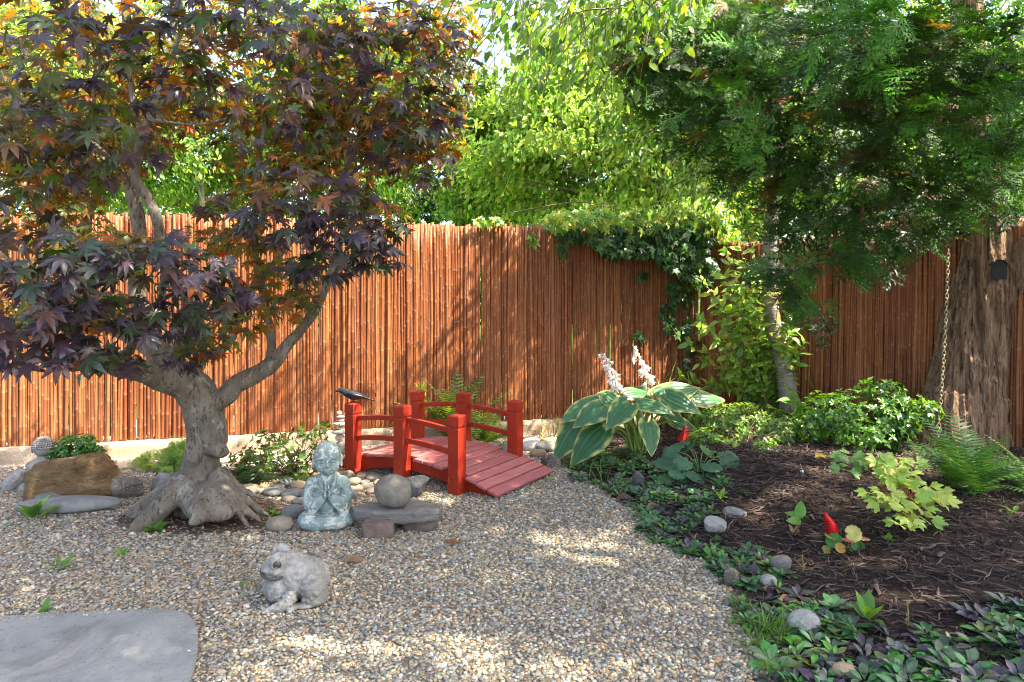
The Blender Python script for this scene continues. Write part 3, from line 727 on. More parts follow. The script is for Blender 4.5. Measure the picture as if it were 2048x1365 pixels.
bg_tree('broadleaf_tree', 'shaded green tree beyond the fence, seen through gaps in the cedar branches', 1760, 260, 12, 220, 260, 2.0, 140, 230, .12, GR + YG[:1], None, rt=.12)
bg_tree('broadleaf_tree', 'tree beyond the shorter fence, behind the thick cedar trunk', 2080, 230, 11, 200, 240, 1.8, 110, 220, .12, GR, None, rt=.12)
bg_tree('broadleaf_tree', 'sunlit tree beyond the fence, seen through the left part of the maple crown', 150, 210, 13, 260, 230, 2.0, 190, 230, .12, YG + GR, None, rt=.1)
bg_tree('broadleaf_tree', 'sunlit tree beyond the fence, seen through the right part of the maple crown', 680, 200, 15, 210, 230, 2.2, 170, 230, .13, YG + GR, None, rt=.1)
bg_tree('broadleaf_tree', 'light green tree beyond the fence, in the gap between the main limbs of the maple', 400, 280, 14, 170, 120, 1.8, 80, 200, .12, YG + GR, None, rt=.08)
bg_tree('round_shrub', 'yellow green shrub beyond the fence corner, left of the slim leaning trunk', 1470, 440, 11, 70, 70, .8, 40, 150, .10, YG + GR[:2], None, group='low growth beyond the fence', rt=.05)
bg_tree('dark_conifer', 'low dark blue green evergreen beyond the fence, below the right edge of the maple', 830, 392, 17, 80, 56, 1.2, 50, 170, .12, DK, None, group='low growth beyond the fence', rt=.06)
bg_tree('round_shrub', 'small bright green shrub beyond the fence, in front of the dark evergreen', 940, 430, 15, 62, 38, .7, 26, 150, .10, GR + YG, None, group='low growth beyond the fence', rt=.04)
bg_tree('round_shrub', 'yellow green shrub beyond the fence, seen left of the maple limbs', 400, 415, 16, 260, 50, 1.0, 60, 150, .12, YG, None, group='low growth beyond the fence', rt=.05)
bg_tree('round_shrub', 'blue green shrub beyond the fence, right of the slim leaning trunk', 1650, 430, 13, 120, 70, .9, 50, 160, .1, DK + GR[:2], None, group='low growth beyond the fence', rt=.05)
bg_tree('round_shrub', 'deep green thicket beyond the fence under the sunny yellow green tree', 1080, 415, 16, 200, 50, 1.0, 60, 150, .12, GR + DK, None, group='low growth beyond the fence', rt=.05)
far = MB(); n = 26000                                        # the wood that closes the view far off
xx = rand(-60, 60, n); hh = 5.0 + 1.6 * vnoise(np.c_[xx * .12, 0 * xx, 0 * xx]) ; zz = hh * rng.random(n) ** .8; yy = 42 + 4 * vnoise(np.c_[xx * .3, zz * .5, 0 * xx]) + rand(-1, 1, n)
scatter_leaves(far, DIA, None, np.c_[xx, yy, zz], rng.normal(0, 1, (n, 3)) + [0, 0, -.5], np.array([.2, -.4, .7]) + rng.normal(0, .4, (n, 3)), rand(.5, 1.0, n), pick(GR + YG[:1] + DK[:1], n) * (.8 + .4 * vnoise(np.c_[xx * .5, yy * .5, zz * .5])[:, None]))
tag(far.build('far_wood', BGL), kind='stuff')

# ================================================================== cherry with a slim leaning trunk in the corner
cb = G(1575, 830); CY = 6.75
ch = thing('cherry_tree', 'slim cherry with banded grey bark and drooping pointed leaves, in front of the shorter fence', 'tree', (P(1578, 800, CY)[0], CY, gz(P(1578, 800, CY)[0], CY)))
ct = MB()
main = px_path([(1580, 850, CY, .10), (1577, 800, CY, .094), (1566, 730, CY, .082), (1548, 660, CY, .076), (1540, 590, CY, .075), (1541, 500, CY, .073), (1543, 420, CY, .072), (1549, 300, CY - .1, .07), (1553, 150, CY - .2, .065), (1556, 0, CY - .3, .06), (1560, -200, CY - .4, .05), (1560, -420, CY - .4, .03)], 6)
V0 = MB(); tube(V0, main, None, 24); Vv = np.concatenate(V0.V); nrm_ = np.zeros_like(Vv)
Vv = Vv + .004 * fbm(Vv * 12, 3)[:, None] * unit(Vv - np.repeat(main[:, :3], 24, 0)); V0.V = [local(ch, Vv)]
t = NT('cherry_bark'); vz = t.map((1, 1, 9))
c = t.ramp(t.noise(7, 6, .6, vec=vz), [(.3, (.12, .09, .07)), (.5, (.22, .185, .15)), (.7, (.32, .285, .24))])
c = t.mix(t.ramp(t.noise(16, 3, vec=t.map((.6, .6, 4))), [(.62, (0, 0, 0)), (.68, (.8, .8, .8))]), c, (.13, .085, .06))
CHB = t.done(t.bsdf(c, .6, .35, t.bump(t.noise(10, 5, vec=vz), .5, .01)))
V0.build('trunk', CHB, ch)
m = MB(); tw = MB()
def droop(a, b, sag, r0, nleaf, size, cols, spread=.05, tmpl=LV, p=None):
    mid = (a + b) / 2 + np.array([0, 0, sag]); S_ = spline(np.array([a, mid, b]), 8)
    tube(m, local(ch, S_), np.linspace(r0, r0 * .25, len(S_)), 5, (.10, .075, .055))
    tt = rng.uniform(.12, 1, nleaf) * (len(S_) - 1); i = np.minimum(tt.astype(int), len(S_) - 2); f = (tt - i)[:, None]
    pos = S_[i] * (1 - f) + S_[i + 1] * f + rng.normal(0, spread, (nleaf, 3)); tan = unit(S_[i + 1] - S_[i])
    ax = tan * .35 + np.array([0, 0, -.5]) + rng.normal(0, .6, (nleaf, 3)); nr = np.array([.25, -.75, .5]) + rng.normal(0, .5, (nleaf, 3))
    scatter_leaves(m, tmpl, ch, pos, ax, nr, size * rng.uniform(.65, 1.2, nleaf), pick(cols, nleaf, p, .2, .08))
CHC = [(.085, .18, .03), (.06, .135, .026), (.12, .23, .038), (.17, .26, .045)]
for q in range(95):                                             # sprays hanging into the top of the view
    sx = rng.uniform(960, 1420); Y = rng.uniform(4.4, 6.0); ln = rng.uniform(120, 300) * (1.0 if sx < 1250 else .8)
    a = P(sx, rng.uniform(-160, 20), Y); b = P(sx - rng.uniform(-60, 260), a[2] * 0 + rng.uniform(60, 330) * (1 - .35 * abs(sx - 1120) / 300), Y - rng.uniform(-.2, .5))
    droop(a, b, .12, .006, 16, .095, CHC)
for q in range(150):                                            # inner crown on the left of the trunk
    s = main[rng.integers(40, 58), :3]; px_ = rng.uniform(1180, 1530); py_ = rng.uniform(120, 480)
    if py_ > 350 and px_ < 1300: continue
    b = P(px_, py_, rng.uniform(6.0, 7.2)); a = s * .25 + b * .75 + [0.0, 0, .25]
    droop(a, b, .1, .007, 24, .085, CHC, .07)
for q in range(14):
    s = main[rng.integers(42, 64), :3]; b = P(rng.uniform(1150, 1650), rng.uniform(-150, 260), rng.uniform(5.4, 7.0)); droop(s, b, .25, .02, 6, .085, CHC)
for q in range(80):                                            # crown above the picture, shading the corner
    b = np.array([rng.uniform(1.3, 3.1), rng.uniform(6.2, 7.4), rng.uniform(3.7, 5.0)]); droop(b + [.2, .1, .3], b, .1, .007, 22, .10, CHC, .1)
m.build('crown', leafmat('cherry_leaf', (2.2, 2.0, .5), .46, .38, .45, .25, 14), ch)

# ================================================================== old cedar
cd = thing('cedar_tree', 'old cedar with a thick fibrous leaning trunk and dark hanging sprays', 'tree', tuple(G(1925, 885)))
K = MB(); CYd = cd.location[1]
def kt(L, n=5, s=14): tube(K, px_path(L, n), None, s)
kt([(1915, 930, CYd, .40), (1920, 880, CYd, .34), (1925, 820, CYd, .30), (1934, 750, CYd, .265), (1946, 680, CYd, .25), (1960, 600, CYd, .235), (1970, 530, CYd, .20), (1972, 470, CYd, .18), (1955, 380, CYd, .17), (1948, 250, CYd, .15), (1938, 100, CYd, .13), (1930, -100, CYd, .11), (1920, -400, CYd, .08), (1915, -700, CYd, .04)])
kt([(1985, 700, CYd - .05, .10), (1995, 620, CYd - .05, .13), (2012, 570, CYd - .08, .14), (2050, 515, CYd - .15, .13), (2110, 455, CYd - .3, .12), (2200, 380, CYd - .4, .11), (2350, 200, CYd - .6, .09), (2500, 0, CYd - .8, .06)])
kt([(1990, 890, CYd + .02, .11), (1995, 820, CYd + .02, .10), (1992, 740, CYd, .10), (1990, 660, CYd, .09)])
for L in ([(1905, 790, CYd - .02, .20), (1885, 850, CYd - .06, .19), (1868, 905, CYd - .10, .17)], [(1955, 800, CYd - .08, .20), (1958, 860, CYd - .14, .19), (1962, 915, CYd - .18, .17)], [(1915, 800, CYd - .1, .18), (1908, 860, CYd - .17, .16), (1903, 915, CYd - .22, .14)], [(1870, 830, CYd, .10), (1852, 870, CYd - .02, .10), (1830, 910, CYd - .05, .08)], [(1990, 840, CYd - .05, .10), (2000, 890, CYd - .1, .09), (2012, 925, CYd - .14, .06)]): kt(L)
cl = [[(1955, 420, CYd, .09), (1880, 400, CYd - .2, .05), (1780, 420, CYd - .4, .035), (1690, 470, CYd - .6, .02), (1600, 540, CYd - .7, .01)],
      [(1950, 250, CYd, .08), (1850, 200, CYd - .4, .05), (1700, 180, CYd - .8, .03), (1560, 200, CYd - 1, .018), (1440, 250, CYd - 1.0, .008)],
      [(1945, 150, CYd, .07), (1800, 80, CYd - .3, .05), (1600, 90, CYd - .4, .03), (1400, 110, CYd - .4, .018), (1280, 90, CYd - .4, .008)],
      [(1940, 120, CYd, .07), (1850, 100, CYd - .8, .04), (1750, 60, CYd - 1.5, .02), (1620, 70, CYd - 1.9, .008)],
      [(1955, 330, CYd, .07), (1900, 260, CYd - .6, .04), (1830, 200, CYd - 1.2, .02), (1700, 160, CYd - 1.5, .008)],
      [(1965, 350, CYd, .07), (2010, 250, CYd - .7, .04), (2030, 120, CYd - 1.4, .02), (2000, 40, CYd - 1.8, .008)],
      [(1950, 330, CYd, .05), (1860, 330, CYd - .3, .03), (1760, 330, CYd - .5, .02), (1650, 340, CYd - .6, .008)]]
V, Fs, Nn = remesh(K, .011, 2, .5)
ang = np.arctan2(V[:, 1] - CYd, V[:, 0] - np.interp(V[:, 2], [0, 1, 2, 4], [cd.location[0], P(1955, 680, CYd)[0], P(1960, 470, CYd)[0], P(1940, 100, CYd)[0]]))
tw_ = ang + .5 * V[:, 2] ** .8
rdg = lambda f, g: 1 - 2.2 * np.abs(vnoise(np.c_[np.cos(tw_) * f, np.sin(tw_) * f, V[:, 2] * g + 1.2 * vnoise(V * 3)]))
rid = vnoise(np.c_[np.cos(tw_) * 4, np.sin(tw_) * 4, V[:, 2] * .8]) * .030 + rdg(8, 1.3) * .014 + rdg(19, 2.6) * .010 + rdg(40, 5) * .006
V = V + Nn * (rid * np.clip(2.6 - V[:, 2], .25, 1))[:, None]
km = MB(); km.add(local(cd, V), Fs)
t = NT('cedar_bark'); v = t.map((1, 1, .07), (0, .14, .1))
c = t.ramp(t.noise(42, 7, .68, vec=v), [(.28, (.055, .03, .018)), (.42, (.19, .112, .066)), (.58, (.36, .235, .145)), (.75, (.50, .38, .26))])
c = t.mix(t.ramp(t.noise(30, 6, .72, vec=t.map((1, 1, .045), (0, .14, .1)), dist=.3), [(.38, (.9, .9, .9)), (.47, (0, 0, 0))]), c, (.022, .014, .010))
c = t.mix(t.ramp(t.noise(3, 3), [(.5, (0, 0, 0)), (.75, (.7, .7, .7))]), c, (.17, .09, .05))
bn = t.bump(t.noise(42, 6, .7, vec=v), 1.0, .05)
CDB = t.done(t.bsdf(c, .9, .15, t.bump(t.noise(90, 4, .7, vec=v), .6, .008, bn)))
# loose strips of bark
for L in cl: S_ = px_path(L, 5); tube(km, local(cd, S_[:, :3]), S_[:, 3], 9)
km.build('trunk', CDB, cd)
SP = [spray(i) for i in range(8)]; SPC = [spray(20 + i, 6, 2, .02) for i in range(3)]
sm = MB()
def sprays(pads, size, cols, p, dens, templ=SP, face=.5):
    for q_ in pads:
        c, r = pad(*q_) if len(q_) == 6 else (np.array(q_[0]), np.array(q_[1]))
        n = int(PI * r[0] * (r[2] if len(q_) == 6 else r[1]) / (size * size * .35) * dens) + 2
        pos, d = blob_points(c, r, n); o = unit((pos - c) / r)
        out_ = unit(pos - np.array([cd.location[0], CYd, 2.5]))
        ax = out_ * np.array([.8, .8, .1]) + o * .35 + np.array([0, -.1, -.28]) + rng.normal(0, .42, (n, 3)); nr = np.array([0, -face, .75]) + rng.normal(0, .4, (n, 3))
        scatter_leaves(sm, templ, cd, pos, ax, nr, size * rng.uniform(.6, 1.25, n), pick(cols, n, p, .25, .08))
CDC = [(.042, .105, .016), (.060, .145, .020), (.030, .070, .016), (.085, .19, .026), (.17, .085, .028)]
cpads = [(1330, 80, 90, 70, 5.3, .35), (1420, 140, 150, 90, 5.3, .5), (1350, 200, 80, 40, 5.2, .3), (1560, 60, 160, 90, 5.0, .5), (1460, 240, 120, 55, 4.8, .4), (1620, 170, 160, 70, 4.7, .4), (1700, 60, 150, 70, 3.9, .35), (1640, 290, 140, 55, 4.8, .4), (1560, 340, 90, 40, 5.0, .3), (1800, 130, 150, 90, 4.2, .4), (1930, 80, 150, 100, 3.9, .4), (2010, 200, 100, 100, 3.8, .4), (1820, 260, 130, 70, 4.4, .4), (1740, 360, 120, 55, 4.8, .35), (1880, 360, 110, 70, 4.7, .35), (2000, 340, 90, 80, 4.4, .4), (1650, 430, 70, 40, 5.0, .25), (1800, 440, 90, 36, 5.0, .25), (1590, 545, 65, 34, 5.05, .2), (1620, 600, 34, 30, 5.05, .15), (1680, 510, 60, 26, 5.0, .2), (1750, 490, 50, 24, 5.0, .2), (2025, 415, 55, 36, 4.9, .25), (1560, 430, 40, 26, 5.2, .2), (1890, 450, 55, 28, 5.0, .2), (1480, 320, 60, 34, 5.0, .3)]
sprays(cpads, .21, CDC, [.34, .27, .2, .13, .06], 3.6)
sprays([(a, b, c, d, Y + .45, e) for a, b, c, d, Y, e in cpads], .34, [(.018, .05, .018), (.03, .075, .02)], None, 2.0, SPC)  # dark inner mass added behind the sprays to block light through the crown
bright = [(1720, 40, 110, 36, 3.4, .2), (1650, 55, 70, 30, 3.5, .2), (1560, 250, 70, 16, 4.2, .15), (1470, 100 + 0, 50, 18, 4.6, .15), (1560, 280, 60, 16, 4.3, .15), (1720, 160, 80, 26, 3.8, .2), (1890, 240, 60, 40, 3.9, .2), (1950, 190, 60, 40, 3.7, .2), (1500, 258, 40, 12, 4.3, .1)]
sprays(bright, .25, [(.085, .22, .032), (.07, .185, .03)], None, 2.2, face=.3)  # brighter green paints lit tips into these sprays
sm.build('crown', leafmat('cedar_spray', (1.6, 1.9, .5), .28, .5, .35, .4, 12), cd)

# ================================================================== unseen tree, added to cast the shade on the gravel and the bed
shd = thing('shade_tree', 'tall unseen evergreen on the right, added to shade the gravel and the mulch', 'tree', (6.2, 1.6, 0)); m = MB()
lm = [[(6.2, 1.6, -.1, .26), (6.15, 1.65, 1.5, .2), (6.1, 1.7, 3.5, .16), (6.0, 1.7, 6.5, .05)]] + [[(6.1, 1.7, z_, .09), (x_ * .5 + 3.0, y_ * .5 + .9, zz_ - .1, .06), (x_, y_, zz_, .012)] for x_, y_, z_, zz_ in ((1.0, 2.0, 4.0, 5.2), (2.4, .9, 3.6, 5.2), (3.2, 2.8, 4.2, 5.6), (4.4, .6, 3.0, 4.4), (7.6, 2.6, 3.4, 4.6), (.2, 1.4, 4.4, 5.9), (6.8, .2, 3.2, 4.4), (1.2, 3.0, 4.4, 5.8))]
for L in lm: tube(m, local(shd, spline(np.array(L), 6)[:, :3]), spline(np.array(L), 6)[:, 3], 9)
m.build('trunk', CDB, shd); cd_, sm = cd, MB(); cd = shd; CYd_ = CYd; CYd = 1.6
over = [((1.0, 2.1, 5.3), (1.2, 1.0, .45)), ((2.5, 1.3, 5.5), (1.6, 1.2, .7)), ((3.4, 2.7, 5.6), (1.5, .9, .8)), ((4.8, 1.6, 4.6), (1.5, 1.4, 1.2)), ((2.1, 2.9, 5.2), (1.3, .75, .45)), ((.2, 1.4, 6.0), (1.0, .9, .4)), ((1.0, 3.1, 5.9), (.9, .6, .35)), ((6.2, 2.6, 4.4), (1.4, 1.2, 1.3)), ((6.8, .8, 4.2), (1.3, 1.2, 1.3)), ((7.6, 3.0, 4.2), (1.2, 1.0, 1.2)), ((-.6, 2.0, 5.6), (.7, .7, .3))]
sprays(over, .5, CDC, [.34, .27, .2, .13, .06], 5.3, SPC)
sm.build('crown', bpy.data.materials['cedar_spray'], shd); cd = cd_; CYd = CYd_
# ================================================================== red bridge
bp = np.array([-.404, 5.01]); ba = math.radians(-32.5)       # near right post, heading of the length
br = thing('footbridge', 'small arched red wooden footbridge with six capped posts, on the gravel', 'bridge', (bp[0], bp[1], 0), ba)
WB, LP = .80, 1.06                                           # width between post rows, distance between end posts
t = NT('red_paint'); c = t.ramp(t.noise(6, 5), [(.3, (.235, .017, .007)), (.7, (.32, .028, .010))])
c = t.mix(t.ramp(t.noise(38, 4, .6, vec=t.map((1, 1, .35))), [(.60, (0, 0, 0)), (.70, (.7, .7, .7))]), c, (.33, .085, .05))
c = t.mix(t.ramp(t.noise(90, 5, .75, vec=t.map((1, 1, .5))), [(.68, (0, 0, 0)), (.71, (.9, .9, .9))]), c, (.16, .10, .075))
REDP = t.done(t.bsdf(c, .48, .25, t.bump(t.noise(28, 4, vec=t.map((3, 3, .3))), .2, .003)))
t = NT('worn_red_boards'); v = t.map((.5, 6, 6)); c = t.mix(1.0, t.ramp(t.noise(7, 6, .65, vec=t.map((6, .6, 6))), [(.3, (.26, .072, .065)), (.55, (.36, .115, .10)), (.75, (.46, .19, .165))]), t.attr(), 'MULTIPLY')
DECK = t.done(t.bsdf(c, .6, .3, t.bump(t.noise(40, 4, vec=t.map((6, .4, 6))), .3, .003)))
xm = -LP / 2                                                 # local x: 0 at the near right post, -LP at the left
def arc(x, top, k=.19): return top - k * (x - xm) ** 2
xe = LP / 2 + .34
for s, y in (('near', 0.0), ('far', WB)):
    for i, x in enumerate((0, -LP / 2, -LP)):
        zt = .575 if i != 1 else .60
        m = MB(); box(m, (x, y, (zt - .10) / 2 - .02), (.098, .098, zt - .10 + .04), 0, .006)
        box(m, (x, y, zt - .098), (.084, .084, .016), 0, .001)
        post = m.build('post', REDP, br, smooth=False)
        m = MB(); V = []; 
        for z, h in ((zt - .09, .0455), (zt - .085, .0495), (zt - .016, .0495), (zt - .006, .043), (zt, .006)): V += [(x - h, y - h, z), (x + h, y - h, z), (x + h, y + h, z), (x - h, y + h, z)]
        m.add(V, [(4 * a + b, 4 * a + (b + 1) % 4, 4 * a + 4 + (b + 1) % 4, 4 * a + 4 + b) for a in range(4) for b in range(4)] + [(16, 17, 18, 19), (3, 2, 1, 0)])
        m.build('post_cap', REDP, post, smooth=False)
        m = MB(); q = -1 if y == 0 else 1
        for zz in (.06, .115):
            m = MB(); tube(m, [(x, y + q * .046, zz), (x, y + q * .055, zz)], .009, 8); m.build('bolt', REDP, post, smooth=False)
    for (xa, xb) in ((0, -LP / 2), (-LP / 2, -LP)):
        for top in (.485, .325):
            m = MB(); xs = np.linspace(xa - .049, xb + .049, 12); V = []
            for x in xs:
                z = arc(x, top, .17)
                V += [(x, y - .014, z - .019), (x, y + .014, z - .019), (x, y + .014, z + .016), (x, y + .011, z + .019), (x, y - .011, z + .019), (x, y - .014, z + .016)]
            m.add(V, [(6 * a + b, 6 * a + (b + 1) % 6, 6 * a + 6 + (b + 1) % 6, 6 * a + 6 + b) for a in range(11) for b in range(6)] + [tuple(range(6))[::-1], tuple(range(66, 72))])
            m.build('rail', REDP, br, smooth=False)
DT = .195
for y in (.075, WB / 2, WB - .075):
    m = MB(); xs = np.linspace(xm - xe + .01, xm + xe - .012, 26); V = []
    for x in xs:
        zt = arc(x, DT, .20) - .018; zb = max(.0, arc(x, .082, .30)) if abs(x - xm) < .62 else 0.0
        zb = min(zb, zt - .02)
        V += [(x, y - .022, zb), (x, y + .022, zb), (x, y + .022, zt), (x, y - .022, zt)]
    m.add(V, [(4 * a + b, 4 * a + (b + 1) % 4, 4 * a + 4 + (b + 1) % 4, 4 * a + 4 + b) for a in range(25) for b in range(4)] + [(3, 2, 1, 0), (100, 101, 102, 103)])
    m.build('side_beam', REDP, br, smooth=False)
m = MB(); q = np.random.default_rng(5); x = xm - xe; 
while x < xm + xe - .05:
    wd = .089; xc = x + wd / 2; sl_ = math.atan(-.40 * (xc - xm)); R = np.array(Matrix.Rotation(-sl_, 3, 'Y'))
    y0, y1 = (.052, WB - .052) if any(abs(xc - p) < .1 for p in (0, -LP / 2, -LP)) else (-.01, WB + .01)
    y0 += q.uniform(-.004, .004) if y0 < .03 else 0; k = q.uniform(.85, 1.15)
    box(m, (xc, (y0 + y1) / 2, arc(xc, DT, .20) - .009 + q.uniform(-.001, .001)), (wd, y1 - y0, .019), 0, .003, (k, k * q.uniform(.93, 1.07), k), R)
    x += wd + .0095
m.build('deck', DECK, br, smooth=False)
def on_bridge(x, y, z):
    a = ba; return np.array([bp[0] + math.cos(a) * x - math.sin(a) * y, bp[1] + math.sin(a) * x + math.cos(a) * y, z])

# ================================================================== crow on the left post
q = on_bridge(-LP, 0, .575)
bd = thing('crow', 'glossy black bird figure perched on the left front post of the red bridge', 'bird figure', tuple(q), math.radians(6))
m = MB()
tube(m, spline([(-.02, 0, .062, .036), (-.055, 0, .075, .036), (-.085, 0, .088, .028), (-.105, 0, .096, .024), (-.118, 0, .097, .018)], 4), None, 14)
tube(m, spline([(-.05, 0, .07, .038), (0, 0, .055, .040), (.05, 0, .045, .030), (.09, 0, .034, .018), (.125, 0, .024, .011)], 4), None, 14)
tube(m, spline([(-.115, 0, .096, .012), (-.135, 0, .088, .008), (-.150, 0, .074, .002)], 3), None, 8)
tube(m, spline([(.08, 0, .034, .014), (.13, 0, .022, .013), (.168, 0, .008, .010), (.182, 0, -.006, .004)], 4), None, 10, flat=.5)
for s in (-1, 1): tube(m, spline([(-.04, s * .03, .075, .010), (.01, s * .036, .062, .016), (.07, s * .026, .046, .012), (.12, s * .012, .03, .004)], 4), None, 8)
V, Fs, Nn = remesh(m, .0045, 3); m = MB(); m.add(V, Fs)
BLK = plainmat('black_gloss', (.008, .009, .012), (.018, .02, .026), 30, .28, .6, .3, 120, .003)
m.build('body', BLK, bd)
m = MB()
for s in (-1, 1):
    tube(m, [(.01, s * .015, .03), (.005, s * .016, .004)], .0035, 6)
    for a in (-.5, 0, .5): tube(m, [(.005, s * .016, .004), (.005 - .024 * math.cos(a), s * .016 + .024 * math.sin(a), .002)], .0028, 5)
    tube(m, [(.005, s * .016, .004), (.024, s * .016, .002)], .0026, 5)
m.build('feet', BLK, bd)
for s in (-1, 1):
    m = MB(); ell(m, (-.112, s * .0175, .102), (.004, .003, .004), sub=2); m.build('eye', plainmat('bird_eye', (.3, .25, .1), None, bump=0, rough=.2), bd)

# ================================================================== child monk statue
sp = G(655, 1050)
mk = thing('monk_statue', 'weathered pale blue green statue of a seated child monk with praying hands', 'statue', tuple(sp), math.radians(14))
m = MB(); E = lambda c, r, rot=(0, 0, 0): ell(m, c, r, rot)
E((0, 0, .05), (.16, .115, .058)); E((0, .03, .06), (.14, .10, .07))
for s in (-1, 1):
    E((s * .115, -.045, .058), (.075, .088, .058), (0, 0, s * .5)); E((s * .07, -.085, .045), (.09, .045, .045))
    tube(m, spline([(s * .15, -.085, .05, .040), (s * .06, -.125, .045, .042), (-s * .04, -.125, .05, .034)], 4), None, 12)
    for k in range(5):                                          # folds of the robe over the knees
        a = .25 * k; tube(m, spline([(s * (.055 + .02 * k), -.155 + .012 * k, .02, .007), (s * (.085 + .022 * k), -.135 + .010 * k, .065 - .002 * k, .009), (s * (.115 + .018 * k), -.07, .10 - .006 * k, .006)], 4), None, 6)
    E((s * .07, .005, .265), (.062, .06, .045), (0, s * .35, 0))
    E((s * .108, .004, .262), (.05, .05, .044))
    tube(m, spline([(s * .095, .005, .275, .02), (s * .115, .003, .258, .044), (s * .136, .0, .215, .046), (s * .138, -.025, .165, .046), (s * .10, -.075, .155, .042), (s * .055, -.105, .185, .034), (s * .022, -.118, .205, .024)], 4), None, 14)
    tube(m, spline([(s * .13, -.03, .15, .035), (s * .105, -.08, .125, .032), (s * .075, -.105, .112, .018)], 4), None, 10)       # hanging sleeves
    tube(m, spline([(s * .085, -.118, .118, .010), (s * .06, -.125, .15, .010), (s * .03, -.132, .185, .009)], 4), None, 8)
    E((s * .012, -.124, .222), (.011, .021, .032), (.25, 0, 0))                                                                   # palm
    for k, (yy, ln) in enumerate(((-.146, .040), (-.136, .052), (-.125, .056), (-.114, .048))):
        tube(m, spline([(s * .013, yy + .004, .238, .0066), (s * .011, yy + .004, .238 + ln * .5, .0062), (s * .0075, yy + .008, .240 + ln, .0045)], 3), None, 7)
    tube(m, spline([(s * .018, -.138, .212, .008), (s * .018, -.150, .232, .007), (s * .013, -.152, .25, .0045)], 3), None, 7)  # thumb
    tube(m, spline([(s * .055, -.005, .318, .017), (s * .05, -.07, .285, .015), (s * .025, -.102, .24, .012), (-s * .01, -.108, .205, .008)], 4), None, 8)  # collar
    E((s * .092, .012, .405), (.012, .022, .036), (0, s * .15, 0)); E((s * .094, .0, .38), (.010, .012, .018))
    E((s * .044, -.058, .382), (.036, .032, .032))                                                                                 # cheeks
    tube(m, spline([(s * .014, -.090, .430, .005), (s * .036, -.091, .440, .006), (s * .062, -.076, .430, .004)], 3), None, 7)       # brow
    tube(m, spline([(s * .017, -.0905, .414, .003), (s * .036, -.094, .419, .0055), (s * .057, -.081, .412, .003)], 3), None, 7)      # eyelid
    tube(m, spline([(s * .019, -.091, .404, .002), (s * .036, -.0925, .402, .004), (s * .054, -.082, .405, .002)], 3), None, 7)
    E((s * .010, -.101, .388), (.008, .008, .007))
    tube(m, spline([(0, -.094, .3645, .0050), (s * .014, -.0925, .3665, .0045), (s * .027, -.085, .371, .002)], 3), None, 7)
E((0, .01, .19), (.105, .082, .115)); E((0, -.025, .14), (.095, .08, .07)); E((0, .005, .262), (.135, .066, .058)); E((0, .005, .29), (.10, .058, .045))
tube(m, [(0, .0, .27, .055), (0, -.002, .335, .045), (0, -.005, .36, .045)], None, 14)
E((0, .0, .435), (.094, .095, .096)); E((0, -.012, .40), (.086, .082, .075)); E((0, -.035, .365), (.060, .052, .040)); E((0, -.066, .352), (.024, .022, .018))
tube(m, spline([(0, -.092, .43, .006), (0, -.101, .405, .0085), (0, -.107, .391, .0095)], 3), None, 8)
tube(m, spline([(-.02, -.087, .3575, .0025), (0, -.0925, .355, .0055), (.02, -.087, .3575, .0025)], 3), None, 7)
V, Fs, Nn = remesh(m, .0036, 3, .5)
V = V + Nn * (fbm(V * 40, 3) * .0010)[:, None]; V[:, :2] *= 1.0
m = MB(); V[:, 0] *= np.interp(V[:, 2], [0, .09, .15, .24, .34, .6], [.93, .93, .80, .82, .90, .90]); m.add(V, Fs)
t = NT('peeling_patina'); c = t.ramp(t.noise(9, 5, .6), [(.3, (.13, .185, .18)), (.55, (.20, .26, .245)), (.75, (.27, .325, .28))])
f = t.ramp(t.noise(15, 7, .72, dist=.9), [(.52, (0, 0, 0)), (.55, (1, 1, 1))])
c = t.mix(f, c, (.43, .445, .385)); f2 = t.ramp(t.noise(34, 5, .7, dist=.5), [(.62, (0, 0, 0)), (.66, (1, 1, 1))]); c = t.mix(f2, c, (.10, .135, .14))
z = t.n('SeparateXYZ', Vector=t.obj).outputs[2]
PAT = t.done(t.bsdf(c, .75, .25, t.bump(f, .35, .004, t.bump(t.noise(110, 4), .35, .003))))
m.build('figure', PAT, mk)

# ================================================================== toad statue
fp = G(588, 1200)
fr = thing('toad_statue', 'grey stone toad with dark round eyes sitting alone on the front gravel', 'statue', tuple(fp), math.radians(12))
m = MB()
E((.03, 0, .115), (.125, .112, .105), (0, .45, 0)); E((-.055, 0, .088), (.088, .108, .084)); E((-.05, 0, .06), (.08, .10, .058)); E((.0, 0, .16), (.105, .10, .075), (0, .5, 0))
E((-.065, 0, .180), (.078, .095, .040), (0, -.12, 0)); E((-.112, 0, .184), (.040, .076, .020), (0, -.3, 0)); E((-.100, 0, .142), (.052, .088, .022), (0, .1, 0))
E((-.05, 0, .205), (.05, .07, .03))
for s in (-1, 1):
    E((-.062, s * .058, .216), (.040, .030, .038)); tube(m, spline([(-.100, s * .058, .212, .010), (-.088, s * .06, .243, .013), (-.060, s * .06, .254, .014), (-.030, s * .06, .238, .011)], 4), None, 8)
    E((.10, s * .098, .085), (.056, .040, .084), (0, -.4, 0)); E((.10, s * .10, .04), (.06, .034, .036)); E((.06, s * .108, .016), (.05, .028, .014))
    for a in (-.62, -.3, 0.05, .4): tube(m, [(.03, s * .10, .016, .013), (.03 - .062 * math.cos(a) * .8, s * .10 + .062 * math.sin(a) + s * .018, .009, .009)], None, 8); 
    tube(m, spline([(-.005, s * .098, .09, .030), (-.01, s * .112, .05, .030), (-.04, s * .118, .028, .027), (-.075, s * .116, .018, .021), (-.098, s * .112, .012, .014)], 4), None, 12)
    for a in (-.45, -.15, .15, .45): tube(m, [(-.088, s * .113, .014, .011), (-.088 - .042 * math.cos(a), s * .113 + .042 * math.sin(a), .007, .007)], None, 8)
